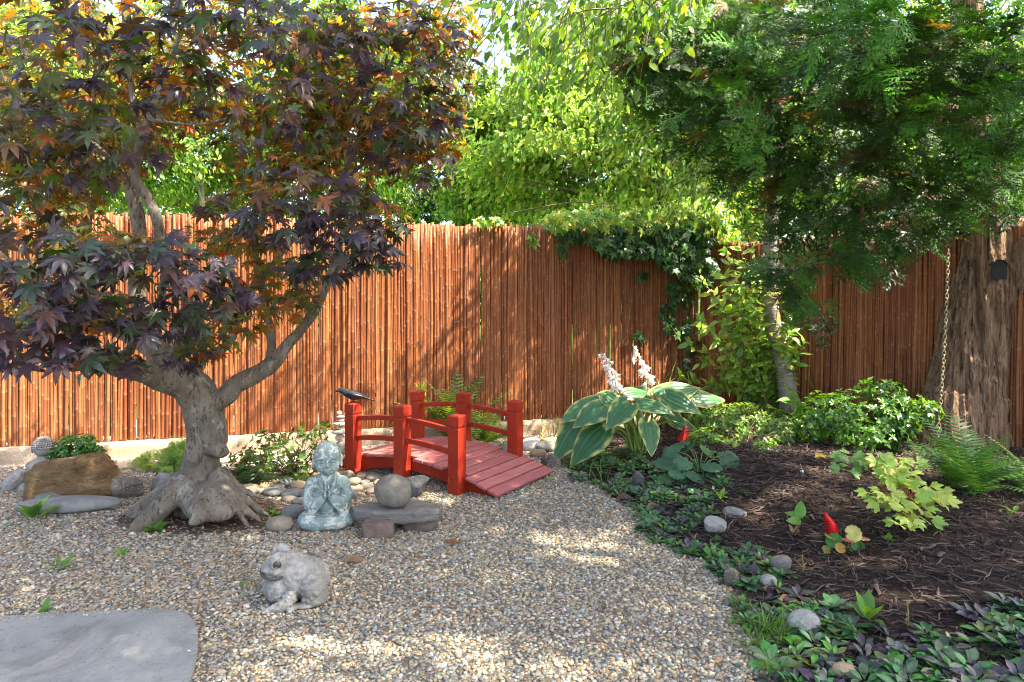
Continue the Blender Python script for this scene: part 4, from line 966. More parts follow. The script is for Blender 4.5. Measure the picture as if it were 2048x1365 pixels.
q = np.random.default_rng(3)
for k in range(0):
    a, b = q.uniform(0, 2 * PI), q.uniform(.1, 1.25); rr_ = q.uniform(.005, .013)
    p = np.array([.03, 0, .115]) + np.array([.132 * math.cos(a) * math.cos(b), .116 * math.sin(a) * math.cos(b), .118 * math.sin(b)])
    E(p, (rr_ * 1.2, rr_, rr_ * .8))
for k in range(24):
    a, zz = q.uniform(-1.2, 1.2), q.uniform(.04, .12); E((-.04 - .084 * math.cos(a), .098 * math.sin(a), zz), (.006, .008, .008))
V, Fs, Nn = remesh(m, .0034, 2, .5); V = V * [1, 1, .95]; q = np.random.default_rng(8); hh = np.zeros(len(V))
for k in q.choice(np.where((V[:, 2] > .035) & (V[:, 0] > -.10))[0], 230):
    d_ = np.linalg.norm(V - V[k], axis=1); w_ = q.uniform(.0035, .0095); hh = np.maximum(hh, q.uniform(.5, .9) * w_ * np.clip(1.5 - d_ / w_, 0, 1))
V = V + Nn * hh[:, None]
V = V + Nn * (fbm(V * 60, 3) * .0016 + .0016 * np.maximum(vnoise(V * 95), 0))[:, None]
V[:, 2] = np.maximum(V[:, 2], .001); m = MB(); m.add(V, Fs)
t = NT('grey_cast_stone'); c = t.ramp(t.noise(24, 7, .7), [(.3, (.13, .122, .105)), (.52, (.25, .238, .21)), (.74, (.40, .385, .345))])
c = t.mix(t.ramp(t.noise(6, 4), [(.52, (0, 0, 0)), (.66, (.7, .7, .7))]), c, (.12, .105, .075))
STN = t.done(t.bsdf(c, .85, .2, t.bump(t.noise(150, 5, .7), .5, .004)))
m.build('body', STN, fr)
for s in (-1, 1):
    m = MB(); ell(m, (-.066, s * .0800, .214), (.0200, .012, .0205), sub=3); m.V[-1][:, 2] *= .95; m.build('eye', plainmat('dark_eye', (.035, .035, .022), (.06, .058, .035), 40, .35, .5, .1), fr)
    m = MB(); a = np.linspace(0, 2 * PI, 22); tube(m, np.c_[-.066 + .0235 * np.cos(a), np.full(22, s * .0855), .214 + .0235 * np.sin(a)], .0042, 6, cap=False); m.V[-1][:, 2] *= .95; m.build('eye_ring', STN, fr)
m = MB(); a = np.linspace(-2.15, 2.15, 41)
tube(m, np.c_[-.075 - .068 * np.cos(a) - .004, .0975 * np.sin(a), .163 + .010 * np.cos(a * 2.2) * .4 - .008 * np.abs(np.sin(a))], .0078, 7); m.V[-1][:, 2] *= .95; m.build('mouth', plainmat('mouth_shadow', (.06, .055, .045), None, bump=.2), fr)

# ================================================================== rocks
def rockmat(name, a, b, c_, sc=6, veins=None, stretch=(1, 1, 1), bump=.5, rough=.85, spec=.2):
    t = NT(name); v = t.map(stretch); c = t.ramp(t.noise(sc, 8, .68, vec=v, dist=.4), [(.28, a), (.5, b), (.72, c_)])
    if veins: c = t.mix(t.ramp(t.noise(sc * 2.7, 5, .6, vec=v, dist=1.2), [(.56, (0, 0, 0)), (.66, (.8, .8, .8))]), c, veins)
    return t.done(t.bsdf(c, rough, spec, t.bump(t.noise(sc * 5, 7, .72, vec=v), bump, .02)))
R_RIVER = rockmat('river_stone', (.12, .10, .07), (.20, .17, .125), (.27, .235, .18), 9, bump=.18, rough=.7, spec=.3)
R_GREY = rockmat('grey_river_stone', (.095, .095, .088), (.155, .155, .142), (.225, .22, .20), 9, bump=.2, rough=.7, spec=.3)
R_TAN = rockmat('tan_river_stone', (.22, .145, .08), (.30, .22, .135), (.38, .30, .20), 9, bump=.2, rough=.75)
R_PALE = rockmat('pale_rock', (.38, .34, .29), (.55, .51, .45), (.66, .63, .57), 8, (.30, .22, .15))
R_DARK = rockmat('dark_rock', (.045, .045, .048), (.09, .09, .092), (.19, .185, .175), 10, bump=.7)
R_MOTT = rockmat('mottled_rock', (.06, .052, .042), (.15, .13, .10), (.33, .29, .23), 14, (.42, .37, .29), bump=.9)
R_BOULD = rockmat('ochre_boulder', (.085, .05, .022), (.18, .11, .05), (.28, .19, .10), 7, (.06, .04, .025), (1, 1, 2.6), 1.0)
R_SLATE = rockmat('slate', (.10, .092, .082), (.165, .155, .14), (.225, .215, .195), 7, (.11, .065, .042), (1, 1, 5), .7)
R_BRICK = rockmat('brown_block', (.085, .06, .05), (.145, .105, .085), (.20, .155, .13), 12, bump=.6)
R_WHITE = rockmat('pale_grey_stone', (.18, .178, .16), (.275, .27, .24), (.37, .36, .33), 12, (.14, .13, .10), bump=.6)
def stone(name, label, pos, size, mat, seed, rough=.08, boxy=1.0, cuts=0, group=None, rz=None, sub=4, cat='stone', tilt=(0, 0), flatten=.8, sink=.12):
    """pos: ground point under the stone; size full extents"""
    r = np.random.default_rng(seed); V, Fs = ico(sub)
    if boxy < 1: V = np.sign(V) * np.abs(V) ** boxy; V = V / np.abs(V).max()
    V = V * (1 + rough * fbm(V * 1.1 + seed * 3.1, 3) * 1.6)[:, None]
    for k in range(cuts):
        n = unit(r.normal(size=3) * [1, 1, .8]); d = r.uniform(.45, .8); V = V - n * (np.maximum(V @ n - d, 0) * .93)[:, None]
    if cuts: V = V * (1 + .03 * fbm(V * 4 + seed, 4))[:, None]
    V = V / np.abs(V).max(0); V = np.sign(V) * np.abs(V) ** np.array([1, 1, flatten]); V = V * np.asarray(size) / 2
    V = V @ np.array(Matrix.Rotation(tilt[0], 3, 'X') @ Matrix.Rotation(tilt[1], 3, 'Y')).T
    m = MB(); m.add(V - [0, 0, V[:, 2].min() + sink * size[2]], Fs); o = m.build(name, mat, loc=tuple(pos)); o.rotation_euler = (0, 0, r.uniform(-.4, .4) if rz is None else rz)
    tag(o, label, cat, group); return o
def pxstone(name, label, px, pyb, w, h, mat, seed, depth=.8, Y=None, **kw):
    p = G(px, pyb) if Y is None else np.array([P(px, pyb, Y)[0], Y, gz(P(px, pyb, Y)[0], Y)])
    s = p[1] / F; p2 = p + np.array([p[0] / p[1], 1, 0]) * (w * s * depth / 2 * .8); p2[2] = gz(p2[0], p2[1])
    return stone(name, label, p2, (w * s, w * s * depth, h * s * 1.12 ), mat, seed, **kw)
# big boulder with a flat split face
b0 = G(130, 1008); sc_ = b0[1] / F
outl = np.array([(45, 1010), (43, 960), (47, 945), (62, 928), (95, 920), (125, 918), (150, 913), (172, 915), (188, 928), (200, 955), (214, 978), (214, 990), (195, 1000), (150, 1006), (110, 1010)], float)
c2 = outl.mean(0); fine = []
for a, b in zip(outl, np.roll(outl, -1, 0)):
    for t_ in np.linspace(0, 1, 5, endpoint=False): fine.append(a + (b - a) * t_)
fine = np.array(fine); fine += rng.normal(0, 1.0, fine.shape); k = len(fine)
V = []; rings = [(0.0, 0, .0), (.35, -.012, .0), (.7, -.010, 0), (.93, -.004, 0), (1.0, .02, 0), (1.0, .10, -.01), (.93, .22, -.03), (.72, .32, -.06), (.35, .36, -.1)]
for sc2, dy, dz in rings:
    for f_ in fine:
        g_ = c2 + (f_ - c2) * max(sc2, .02); X = (g_[0] - 130) * sc_; Z = (1010 - g_[1]) * sc_
        V.append((X, dy + .06 * Z + .02 * X, Z * (1 + dz)))
V = np.array(V); V[:, 1] += .022 * fbm(V * 9, 4); V[:, [0, 2]] += .008 * fbm(V * 11 + 5, 3)[:, None]
m = MB(); m.add(V, [(i * k + j, i * k + (j + 1) % k, (i + 1) * k + (j + 1) % k, (i + 1) * k + j) for i in range(len(rings) - 1) for j in range(k)])
o = m.build('boulder', R_BOULD, loc=(b0[0], b0[1], b0[2] - .02)); tag(o, 'big ochre boulder with a flat split face left of the maple roots', 'boulder')
pxstone('flat_stone', 'long smooth grey stone lying in front of the ochre boulder', 140, 1031, 205, 27, R_GREY, 5, .35, rough=.04, rz=.14, sink=.06)
pxstone('flat_stone', 'short rounded grey stone resting behind the long one, against the ochre boulder', 105, 1012, 66, 26, R_GREY, 8, .7, rough=.05, rz=.05)
pxstone('small_stone', 'small brown stone at the right end of the long smooth grey stone', 230, 1021, 26, 12, R_BRICK, 15, .9)
pxstone('rock', 'rugged mottled dark rock between the ochre boulder and the maple roots', 255, 1002, 98, 44, R_MOTT, 12, .8, rough=.16, cuts=9)
pxstone('rock', 'angular blue grey rock half hidden behind the left maple root', 322, 985, 44, 36, R_GREY, 19, .9, rough=.1, cuts=8)
pxstone('rock', 'pale cream rock behind the small green bush by the fence', 168, 912, 98, 54, R_PALE, 23, .6, Y=5.62, rough=.14, cuts=8)
# egg stone on a slate slab on two blocks
s0 = G(752, 1080)
stone('stone_block', 'brown squared block under the left half of the slate slab', s0 + np.array([0.0, .085, 0]), (.20, .16, .102), R_BRICK, 31, .05, boxy=.28, rz=.1, flatten=1, sink=.07)
stone('stone_block', 'low brown stone under the right end of the slate slab', np.array([P(838, 0, 4.22)[0], 4.24, 0]), (.22, .17, .09), R_BRICK, 37, .07, boxy=.35, rz=-.1, flatten=1, sink=.07)
ol = np.array([(-.29, .01), (-.25, -.06), (-.12, -.105), (.05, -.125), (.17, -.12), (.275, -.085), (.29, -.03), (.25, .08), (.12, .14), (-.05, .16), (-.2, .12)])
ol = np.array([a + (b - a) * t_ for a, b in zip(ol, np.roll(ol, -1, 0)) for t_ in np.linspace(0, 1, 6, endpoint=False)]); ol += rng.normal(0, .0035, ol.shape); k = len(ol)
V = []; layers = [(-.012, 1.0 * 0, 0), (-.012, .93, 0), (-.004, .985, .003), (.02, 1.0, .003), (.04, .985, .004), (.050, .975, 0), (.054, .93, 0), (.055, .5, 0), (.055, 0, 0)]
for z, s_, j in layers: V.append(np.c_[ol * max(s_, .01) + rng.normal(0, max(j, 1e-5), ol.shape), np.full(k, z)])
V = np.concatenate(V); V[:, 2] += .003 * fbm(V * 14, 3)
m = MB(); m.add(V, [(i * k + j, i * k + (j + 1) % k, (i + 1) * k + (j + 1) % k, (i + 1) * k + j) for i in range(len(layers) - 1) for j in range(k)])
so_ = np.array([P(792, 0, 4.22)[0], 4.22, .083]); o = m.build('slate_slab', R_SLATE, loc=tuple(so_), smooth=True); tag(o, 'flat grey brown slate slab laid as a low bench beside the monk', 'slab'); o.rotation_euler = (0, -.015, -.03)
stone('egg_stone', 'smooth egg shaped grey stone standing on the slate slab', np.array([P(787, 0, 4.22)[0], 4.23, .137]), (.245, .20, .205), rockmat('egg_stone', (.105, .092, .072), (.165, .148, .118), (.225, .205, .165), 26, bump=.3), 41, .05, rz=0, tilt=(0, .22), sink=.02, flatten=.95)
pxstone('rock', 'dark slate coloured rock behind the egg stone, in front of the bridge', 815, 1000, 110, 46, R_DARK, 44, .6, rough=.12, cuts=9, rz=-.35)
# stone cairn behind the bridge
cp = np.array([P(680, 0, 6.1)[0], 6.1, 0]); z = 0
cn = thing('cairn', 'little cairn of stacked pale stones behind the left post of the bridge', 'cairn', tuple(cp))
for i, (wd, hh) in enumerate(((.10, .15), (.085, .07), (.15, .05), (.06, .03), (.115, .042), (.055, .03), (.075, .035), (.045, .04))):
    V, Fs = ico(3); V = V * (1 + .1 * fbm(V * 1.2 + i * 7, 2))[:, None] * [wd / 2, wd / 2, hh / 2]
    m = MB(); m.add(V + [rng.uniform(-.008, .008), 0, z + hh / 2], Fs); m.build('cairn_stone', R_PALE if i % 2 else R_WHITE, cn); z += hh * .92
# river stones
GR_ = 'river stones of the dry stream around the bridge and the monk'
LB_ = 'smooth rounded river stone of the dry stream bed by the monk statue'
riv = [(496, 993, 52, 20), (533, 981, 32, 15), (546, 995, 46, 16), (577, 976, 44, 15), (597, 983, 36, 18), (585, 998, 50, 15), (600, 1013, 36, 14), (578, 1007, 34, 12), (610, 998, 30, 16), (556, 982, 26, 12), (520, 990, 26, 12), (470, 979, 16, 15), (612, 1030, 34, 16),
       (696, 961, 26, 19), (708, 973, 30, 16), (724, 962, 26, 13), (748, 965, 40, 14), (735, 982, 30, 13), (716, 985, 22, 12), (703, 988, 26, 14), (745, 990, 28, 12), (760, 975, 30, 14), (700, 1000, 34, 18), (730, 972, 22, 10), (690, 982, 24, 14), (772, 962, 26, 10), (765, 992, 22, 10), (632, 980, 26, 12), (505, 1002, 22, 8)]
RM = [R_RIVER, R_GREY, R_RIVER, R_TAN, R_GREY]
for i, (a, b, w_, h_) in enumerate(riv):
    pxstone('river_stone', LB_, a, b, w_, h_, RM[(i * 3 + i // 4) % 5], 100 + i, .85, group=GR_, sub=3, rough=.07, flatten=.9)
pxstone('river_stone', 'round dark stone at the left hand side of the monk statue', 584, 1043, 44, 30, R_GREY, 201, .8, rough=.05)
pxstone('river_stone', 'brown oval stone in front of the monk, lowest of the stream stones', 560, 1066, 56, 28, R_RIVER, 203, .8, rough=.05)
LB2 = 'pale rounded stone among the stones between the fern and the hosta'
for i, (a, b, w_, h_) in enumerate(((985, 902, 34, 16), (1012, 906, 28, 16), (1000, 916, 22, 12), (1062, 902, 50, 22), (1092, 905, 46, 20), (1075, 915, 34, 14), (1030, 896, 28, 12), (960, 898, 26, 12), (1100, 890, 40, 14))):
    pxstone('pale_stone', LB2, a, b, w_, h_, (R_PALE, R_WHITE, R_TAN)[i % 3], 300 + i, .8, group='pale stones behind the right end of the bridge', sub=3, rough=.1)
pxstone('rock', 'mottled grey rock beside the low right end of the bridge deck', 1102, 938, 40, 26, R_MOTT, 331, .8, rough=.12, cuts=5)
# stones of the bed edge
pxstone('edge_stone', 'dark grey upright stone among the ground cover in front of the hosta', 1277, 978, 25, 35, R_DARK, 341, .8, rough=.1, cuts=4)
pxstone('edge_stone', 'pale grey stone in the ground cover, highest of the bed edge stones', 1428, 1070, 49, 32, R_WHITE, 343, .8, rough=.1, cuts=4)
pxstone('edge_stone', 'flat grey stone lying at the edge of the mulch behind the pale stone', 1470, 1036, 52, 17, R_GREY, 345, .6, rough=.1, cuts=5, rz=-.5)
pxstone('edge_stone', 'rough brown stone standing where the ground cover meets the gravel', 1464, 1176, 32, 44, R_MOTT, 347, .7, rough=.12, cuts=4)
pxstone('edge_stone', 'small pale round stone beside the layered log like stone', 1537, 1178, 33, 25, R_WHITE, 349, .9, rough=.06)
pxstone('edge_stone', 'layered grey block like a cut log beneath the coral bells', 1560, 1148, 46, 32, R_SLATE, 351, .8, rough=.06, cuts=5, flatten=.6)
pxstone('edge_stone', 'largest white grey stone of the bed edge, low on the right', 1608, 1278, 70, 49, R_WHITE, 353, .8, rough=.1, cuts=4)
pxstone('edge_stone', 'tan stone peeping from the ground cover at the bottom of the view', 1690, 1362, 52, 24, R_TAN, 355, .8, rough=.08)
pxstone('small_stone', 'little cream pebble alone on the dark mulch', 1604, 948, 8, 7, R_PALE, 357, .9)

# ================================================================== seated stone figure behind the boulder
hp = np.array([P(86, 0, 5.2)[0], 5.2, -.05])
st_ = thing('seated_statue', 'grey stone figure with curled hair sitting behind the ochre boulder', 'statue', tuple(hp), math.radians(205))
m = MB(); E = lambda c, r, rot=(0, 0, 0): ell(m, c, r, rot)
E((0, .0, .06), (.22, .17, .08)); E((0, .02, .20), (.12, .09, .14)); E((0, .02, .27), (.13, .075, .05)); tube(m, [(0, 0, .28, .045), (0, 0, .35, .042)], None, 12)
for s in (-1,): tube(m, spline([(s * .12, .02, .27, .042), (s * .15, 0, .17, .04), (s * .1, -.08, .12, .036), (0, -.11, .11, .03)], 4), None, 10); E((s * .2, -.05, .05), (.09, .09, .055))
for k in range(12):                                             # ribbed robe spreading on the ground to the viewer's left
    a = .16 * k; tube(m, spline([(.13 + .004 * k, .06 - .004 * k, .25 - .004 * k, .010), (.20 + .010 * k, .055 + .006 * k, .16 - .006 * k, .014), (.27 + .012 * k, .05 + .012 * k - .03, .075 - .004 * k, .015), (.33 + .006 * k, .03 + .016 * k - .06, .012, .010)], 4), None, 7)
tube(m, spline([(.13, .05, .24, .05), (.2, .06, .14, .07), (.27, .06, .06, .06), (.33, .06, .02, .03)], 4), None, 12)
V, Fs, Nn = remesh(m, .006, 2); m = MB(); m.add(V, Fs); m.build('body', STN, st_)
m = MB(); E((0, 0, .425), (.076, .085, .092)); E((0, -.04, .39), (.055, .045, .05)); E((0, -.086, .415), (.01, .012, .016))
for s in (-1, 1): E((s * .078, .0, .41), (.010, .018, .036)); E((s * .03, -.078, .43), (.016, .008, .006))
V, Fs, Nn = remesh(m, .005, 2); m = MB(); m.add(V, Fs); m.build('head', STN, st_)
m = MB()
for r_ in range(8):
    el = .02 + r_ * .2; nn_ = max(3, int(24 * math.cos(el)))
    for j in range(nn_):
        a = (j + .5 * (r_ % 2)) / nn_ * 2 * PI
        if math.sin(a) < -.35 and el < .55: continue
        ell(m, (.078 * math.cos(a) * math.cos(el), .087 * math.sin(a) * math.cos(el), .425 + .094 * math.sin(el)), (.0115, .0115, .0115), sub=2)
m.build('hair', STN, st_); st_.scale = (.86, .86, .80)

# ================================================================== chain, nest box and red ornaments
a = P(1897, 500, CYd - .36); b = P(1876, 872, CYd - .36)
m = MB(); nl = 46; an = np.linspace(0, 2 * PI, 13)[:-1]
for i in range(nl):
    t_ = (i + .5) / nl; c = a + (b - a) * t_ + np.array([.012 * math.sin(t_ * 3), 0, 0]); ln = np.linalg.norm(b - a) / nl
    dr = np.array([1, 0, 0]) if i % 2 else np.array([.35, .94, 0]); path = c + np.outer(np.cos(an) * .0125, dr) + np.outer(np.sin(an) * ln * .68, [0, 0, 1.0])
    path = np.vstack([path, path[:1]]); tube(m, path, .0031, 5, cap=False)
tag(m.build('chain', plainmat('aged_chain', (.26, .205, .11), (.36, .30, .18), 40, .5, .5, .2, 120, .002)), 'straw coloured metal chain hanging down in front of the cedar trunk', 'chain')
c = P(1998, 541, CYd - .33); bx = thing('nest_box', 'small black nest box with arched top on the cedar trunk', 'bird box', tuple(c), -.55)
m = MB(); n = 10; pr = [(-.052, -.075), (.052, -.075), (.052, .04)] + [(.052 * math.cos(a_), .04 + .04 * math.sin(a_)) for a_ in np.linspace(0, PI, n)[1:-1]] + [(-.052, .04)]
k = len(pr); V = [(x_, -.02, z_) for x_, z_ in pr] + [(x_, .05, z_) for x_, z_ in pr]
m.add(V, [tuple(range(k)), tuple(range(2 * k - 1, k - 1, -1))] + [(i + k, (i + 1) % k + k, (i + 1) % k, i) for i in range(k)]); NB = plainmat('black_painted_wood', (.012, .014, .014), (.022, .025, .025), 20, .6, .3, .2)
m.build('box', NB, bx, smooth=False)
m = MB(); V = []
for y_ in (-.03, .055):
    for s_ in (1.12, 1.0):
        V += [(.054 * s_ * math.cos(a_), y_, .04 + .043 * s_ * math.sin(a_)) for a_ in np.linspace(-.1, PI + .1, 12)]
fs = [(i, i + 1, 24 + i + 1, 24 + i) for i in range(11)] + [(12 + i + 1, 12 + i, 36 + i, 36 + i + 1) for i in range(11)] + [(i + 1, i, 12 + i, 12 + i + 1) for i in range(11)] + [(24 + i, 24 + i + 1, 36 + i + 1, 36 + i) for i in range(11)]
m.add(V, fs); m.build('roof', NB, bx, smooth=False)
m = MB(); box(m, (0, .10, 0), (.05, .10, .10), 0, .004); m.build('mounting_block', NB, bx, smooth=False)
RG = plainmat('red_gloss', (.50, .008, .012), (.60, .012, .016), 20, .3, .5, .1, 60, .002); RD = plainmat('dark_red', (.20, .004, .008), None, bump=0, rough=.4)
c = G(1379, 890); c = np.array([c[0], c[1] + .05, gz(c[0], c[1] + .05)]); lt = thing('red_stake_ornament', 'red wedge shaped ornament with ribbed face standing beside the hosta', 'garden ornament', tuple(c), .35)
m = MB(); sc3 = c[1] / F
V = [(-.085, -.04, .03), (.085, -.04, .03), (.06, .05, .03), (-.085, .05, .03), (-.03, -.01, .175), (-.012, .012, .175)]
m.add(V, [(0, 1, 4), (1, 2, 5, 4), (2, 3, 5), (3, 0, 4, 5), (3, 2, 1, 0)]); m.build('shell', RG, lt, smooth=False)
m = MB()
for k in range(5):
    t_ = .12 + .16 * k; A_ = np.array([.085, -.04, .03]) * (1 - t_) + np.array([-.03, -.01, .175]) * t_; B_ = np.array([-.085, -.04, .03]) * (1 - t_) + np.array([-.03, -.01, .175]) * t_
    tube(m, [A_ * .9 + B_ * .1 + [0, -.004, 0], A_ * .25 + B_ * .75 + [0, -.004, 0]], .004, 6)
m.build('ribs', RD, lt)
m = MB(); tube(m, [(0, 0, -.03), (0, 0, .05)], .01, 8); m.build('stake', RD, lt)
c = G(1664, 1092); ft = thing('red_leaf_ornament', 'curved red feather shaped ornament standing in the mulch behind the coral bells', 'garden ornament', tuple(c), .1)
m = MB(); sc3 = c[1] / F; pts = [(1672, 1094, 13), (1668, 1080, 12), (1667, 1065, 13), (1663, 1050, 12), (1657, 1038, 8), (1650, 1024, 1)]
V = []; S_ = spline(np.array([[(a_ - 1664) * sc3, (1092 - b_) * sc3, w_ * sc3] for a_, b_, w_ in pts]), 5)
for x_, z_, w_ in S_: V += [(x_ - w_, .012, z_), (x_ - w_ * .1, -.010, z_), (x_ + w_ * .9, .004, z_), (x_ - w_ * .05, .018, z_)]
k = len(S_); m.add(V, [(4 * i + j, 4 * i + (j + 1) % 4, 4 * i + 4 + (j + 1) % 4, 4 * i + 4 + j) for i in range(k - 1) for j in range(4)] + [(3, 2, 1, 0)]); m.build('blade', RG, ft, smooth=True)
m = MB()
for i in range(4, k - 6, 2):
    x_, z_, w_ = S_[i]; tube(m, [(x_ - w_ * .95, .009, z_ - .004), (x_ - w_ * .15, -.0115, z_ + .003)], .0028, 5)
m.build('ribs', RD, ft)
# ================================================================== plants
STEM = plainmat('stem', (.8, .8, .8), (1.15, 1.15, 1.15), 20, .7, .2, .2, 60, .003, vcol=True)
GLOSSL = leafmat('glossy_leaf', (2.1, 2.0, .5), .38, .32, .5, .25, 16)
SOFTL = leafmat('soft_leaf', (1.9, 1.8, .55), .42, .5, .35, .25, 16)
FERNL = leafmat('fern_leaf', (1.8, 1.8, .5), .42, .5, .3, .25, 12)
def shrub(name, label, cat, base, pads, nstem, nleaf, size, cols, tmpl=LV, mat=GLOSSL, p=None, stemc=(.12, .08, .05), sr=.005, whorl=0, up=.5, group=None, stiff=.3):
    root = thing(name, label, cat, tuple(base), 0, group); m = MB(); s = MB(); base = np.asarray(base, float)
    tot = sum(q[2] * q[3] for q in pads)
    for (cx, cy, rx, ry, Y, dY) in pads:
        c, r = pad(cx, cy, rx, ry, Y, dY); f = rx * ry / tot
        ns = max(1, int(nstem * f)); ends, _ = blob_points(c, r, ns, .4)
        for e in ends:
            st_ = base + rng.normal(0, .03, 3) * [1, 1, 0]; mid = st_ * .45 + e * .55 + np.array([0, 0, -.06 * abs(e[2] - st_[2]) + .02]) + rng.normal(0, .02, 3)
            S_ = spline(np.array([st_, mid, e]), 4); tube(s, local(root, S_), np.linspace(sr, sr * .3, len(S_)), 5, stemc)
        if whorl:
            nt_ = int(nleaf * f / whorl); tips, _ = blob_points(c, r, nt_, .35); o = unit((tips - c) / r)
            pos = np.repeat(tips, whorl, 0); axc = unit(o + [0, 0, .5]); a = np.tile(np.arange(whorl) / whorl * 2 * PI, nt_) + np.repeat(rand(0, 6, nt_), whorl)
            Fm = frames(np.repeat(axc, whorl, 0), np.repeat(rdir(nt_), whorl, 0)); rad = Fm[:, :, 0] * np.cos(a)[:, None] + Fm[:, :, 2] * np.sin(a)[:, None]
            ax = rad + Fm[:, :, 1] * rng.uniform(.2, .9, (len(pos), 1)); nr = Fm[:, :, 1] + rng.normal(0, .15, (len(pos), 3))
        else:
            n = int(nleaf * f); pos, _ = blob_points(c, r, n, .3); o = unit((pos - c) / r)
            ax = o * .8 + np.array([0, 0, .15]) + rng.normal(0, .45, (n, 3)); nr = np.array([.1, -.35, up + .3]) + o * .3 + rng.normal(0, stiff, (n, 3))
        n = len(pos)
        scatter_leaves(m, tmpl, root, pos, ax, nr, size * rng.uniform(.6, 1.25, n), pick(cols, n, p, .22, .08))
    if nstem: s.build('stems', STEM, root)
    m.build('foliage', mat, root); return root
def at(px, py, dy=0.0):
    g_ = G(px, py); g_ = g_ * 1.0; g_[1] += dy; g_[0] = (px - CX) / F * g_[1]; g_[2] = gz(g_[0], g_[1]); return g_

def weed(label, px, py, n, L, cols, name='weed', tm_=LV, el=(.2, 1.1)):
    b_ = at(px, py); m = MB(); a_ = rand(0, 2 * PI, n); e_ = rand(*el, n); ax = np.c_[np.cos(a_) * np.cos(e_), np.sin(a_) * np.cos(e_), np.sin(e_)]; R = frames(ax, np.c_[-np.cos(a_) * .6, -np.sin(a_) * .6 - .3, .8 + 0 * a_]); v_ = rng.integers(0, len(tm_), n)
    sz = L * rng.uniform(.6, 1.2, n); col = pick(cols, n)
    for q in range(len(tm_)):
        i = v_ == q; m.scatter(tm_[q], (ax * L * .15)[i], R[i], sz[i], col[i])
    s_ = MB(); 
    o = m.build(name, SOFTL, loc=tuple(b_)); tag(o, label, 'weed'); return o
# ---- variegated hosta
hb = at(1278, 910); HYc = hb[1]
ho = thing('hosta', 'large variegated hosta with cream edged blue green leaves and white flower spikes', 'hosta', tuple(hb))
def hosta_leaf(curl, fold, seed):
    nu, nv = 21, 22; V = []; C = []; r = np.random.default_rng(seed)
    for j in range(nv + 1):
        t_ = j / nv
        wdt = .36 * (math.sin(PI * min(1, (t_ * .95 + .05)) ** .66) ** .85) * (1 - .25 * t_) if t_ < 1 else 0.0
        for i in range(nu + 1):
            u_ = i / nu * 2 - 1
            y_ = t_ - (.16 * (abs(u_) ** 1.5) * (1 - t_) ** 3)
            x_ = u_ * wdt
            z_ = -curl * t_ ** 2 + fold * abs(u_) * wdt - .14 * (u_ * wdt) ** 2 * 4 + .017 * math.cos(u_ * 17) * (1 - t_) * (abs(u_) < .95) + .022 * math.sin(t_ * 9 + seed + u_ * 2) * abs(u_) ** 2
            V.append((x_, y_, z_))
            m_ = abs(u_) + .14 * math.sin(t_ * 23 + seed * 2.0 + 3 * np.sign(u_)) * .8 + r.normal(0, .05) ; m_ = max(m_, 1.35 * t_ - .42)
            k_ = 1 / (1 + math.exp(-(m_ - .86) * 24)); C.append(k_)
    Fs = [(j * (nu + 1) + i, j * (nu + 1) + i + 1, (j + 1) * (nu + 1) + i + 1, (j + 1) * (nu + 1) + i) for j in range(nv) for i in range(nu)]
    C = np.array(C)[:, None]; col = np.array([.052, .155, .058]) * (1 - C) + np.array([.50, .52, .17]) * C
    vein = (.86 + .14 * np.abs(np.cos(np.tile(np.linspace(-1, 1, nu + 1), nv + 1) * 11)))[:, None]
    return np.array(V), Fs, col * vein
HL = [((1200, 806), (1126, 830), 1.15, .0, .3), ((1212, 812), (1150, 842), 1.25, -.12, .5), ((1212, 792), (1262, 830), 1.0, -.05, .2), ((1258, 806), (1216, 850), 1.25, -.22, .35), ((1272, 806), (1343, 812), 1.15, -.1, .9), ((1316, 795), (1398, 766), 1.1, .05, .15),
      ((1332, 792), (1398, 818), 1.25, -.05, .35), ((1385, 797), (1449, 795), 1.1, .1, -.2), ((1296, 846), (1309, 905), 1.35, -.38, .25), ((1206, 856), (1141, 922), 1.15, -.1, .2), ((1166, 842), (1106, 914), 1.05, .0, .2), ((1190, 862), (1128, 900), .9, .1, .2), ((1222, 788), (1186, 770 + 25), 1.0, .25, .3), ((1250, 790), (1300, 778), 1.1, .25, .3),
      ((1300, 790), (1262, 770), .9, .35, .3), ((1290, 800), (1330, 850 - 20), .9, .1, .2), ((1240, 795), (1200, 800), .9, .2, .2), ((1320, 815), (1372, 842), 1.0, .25, .3), ((1236, 842), (1196, 842), .7, .2, .2), ((1262, 815), (1290, 838), .7, .05, .2), ((1345, 840), (1400, 862), .9, .3, .3)]
m = MB(); pt = MB()
HLF = leafmat('hosta_leaf', (1.8, 1.7, .6), .30, .38, .45, .12, 40)
for i, (a, b, wd, dy, curl) in enumerate(HL):
    A_ = P(*a, HYc + dy); B_ = P(*b, HYc + dy - (.14 if b[1] > a[1] else -.1)); ln = np.linalg.norm(B_ - A_); Vl, Fl, Cl = hosta_leaf(.18 + curl * .2, .18, i)
    Vl = Vl * np.array([wd * max(ln, .24) * .92, ln * 1.08, ln * .9])
    nr = np.array([.12 * np.sign(B_[0] - A_[0]), -.75 if b[1] > a[1] + 20 else -.5, .75]) + rng.normal(0, .1, 3)
    R = frames((B_ - A_)[None], nr[None])[0]; W = Vl @ R.T + A_; m.add(local(ho, W), Fl, Cl)
    st_ = hb + np.array([rng.uniform(-.05, .05), rng.uniform(-.04, .06), 0]); mid = st_ * .5 + A_ * .5 + np.array([(st_[0] - A_[0]) * .15, 0, .08])
    S_ = spline(np.array([st_, mid, A_ + (B_ - A_) * .02]), 5); tube(pt, local(ho, S_), np.linspace(.011, .008, len(S_)), 7, (.17, .24, .05))
m.build('leaves', HLF, ho); pt.build('leaf_stalks', STEM, ho)
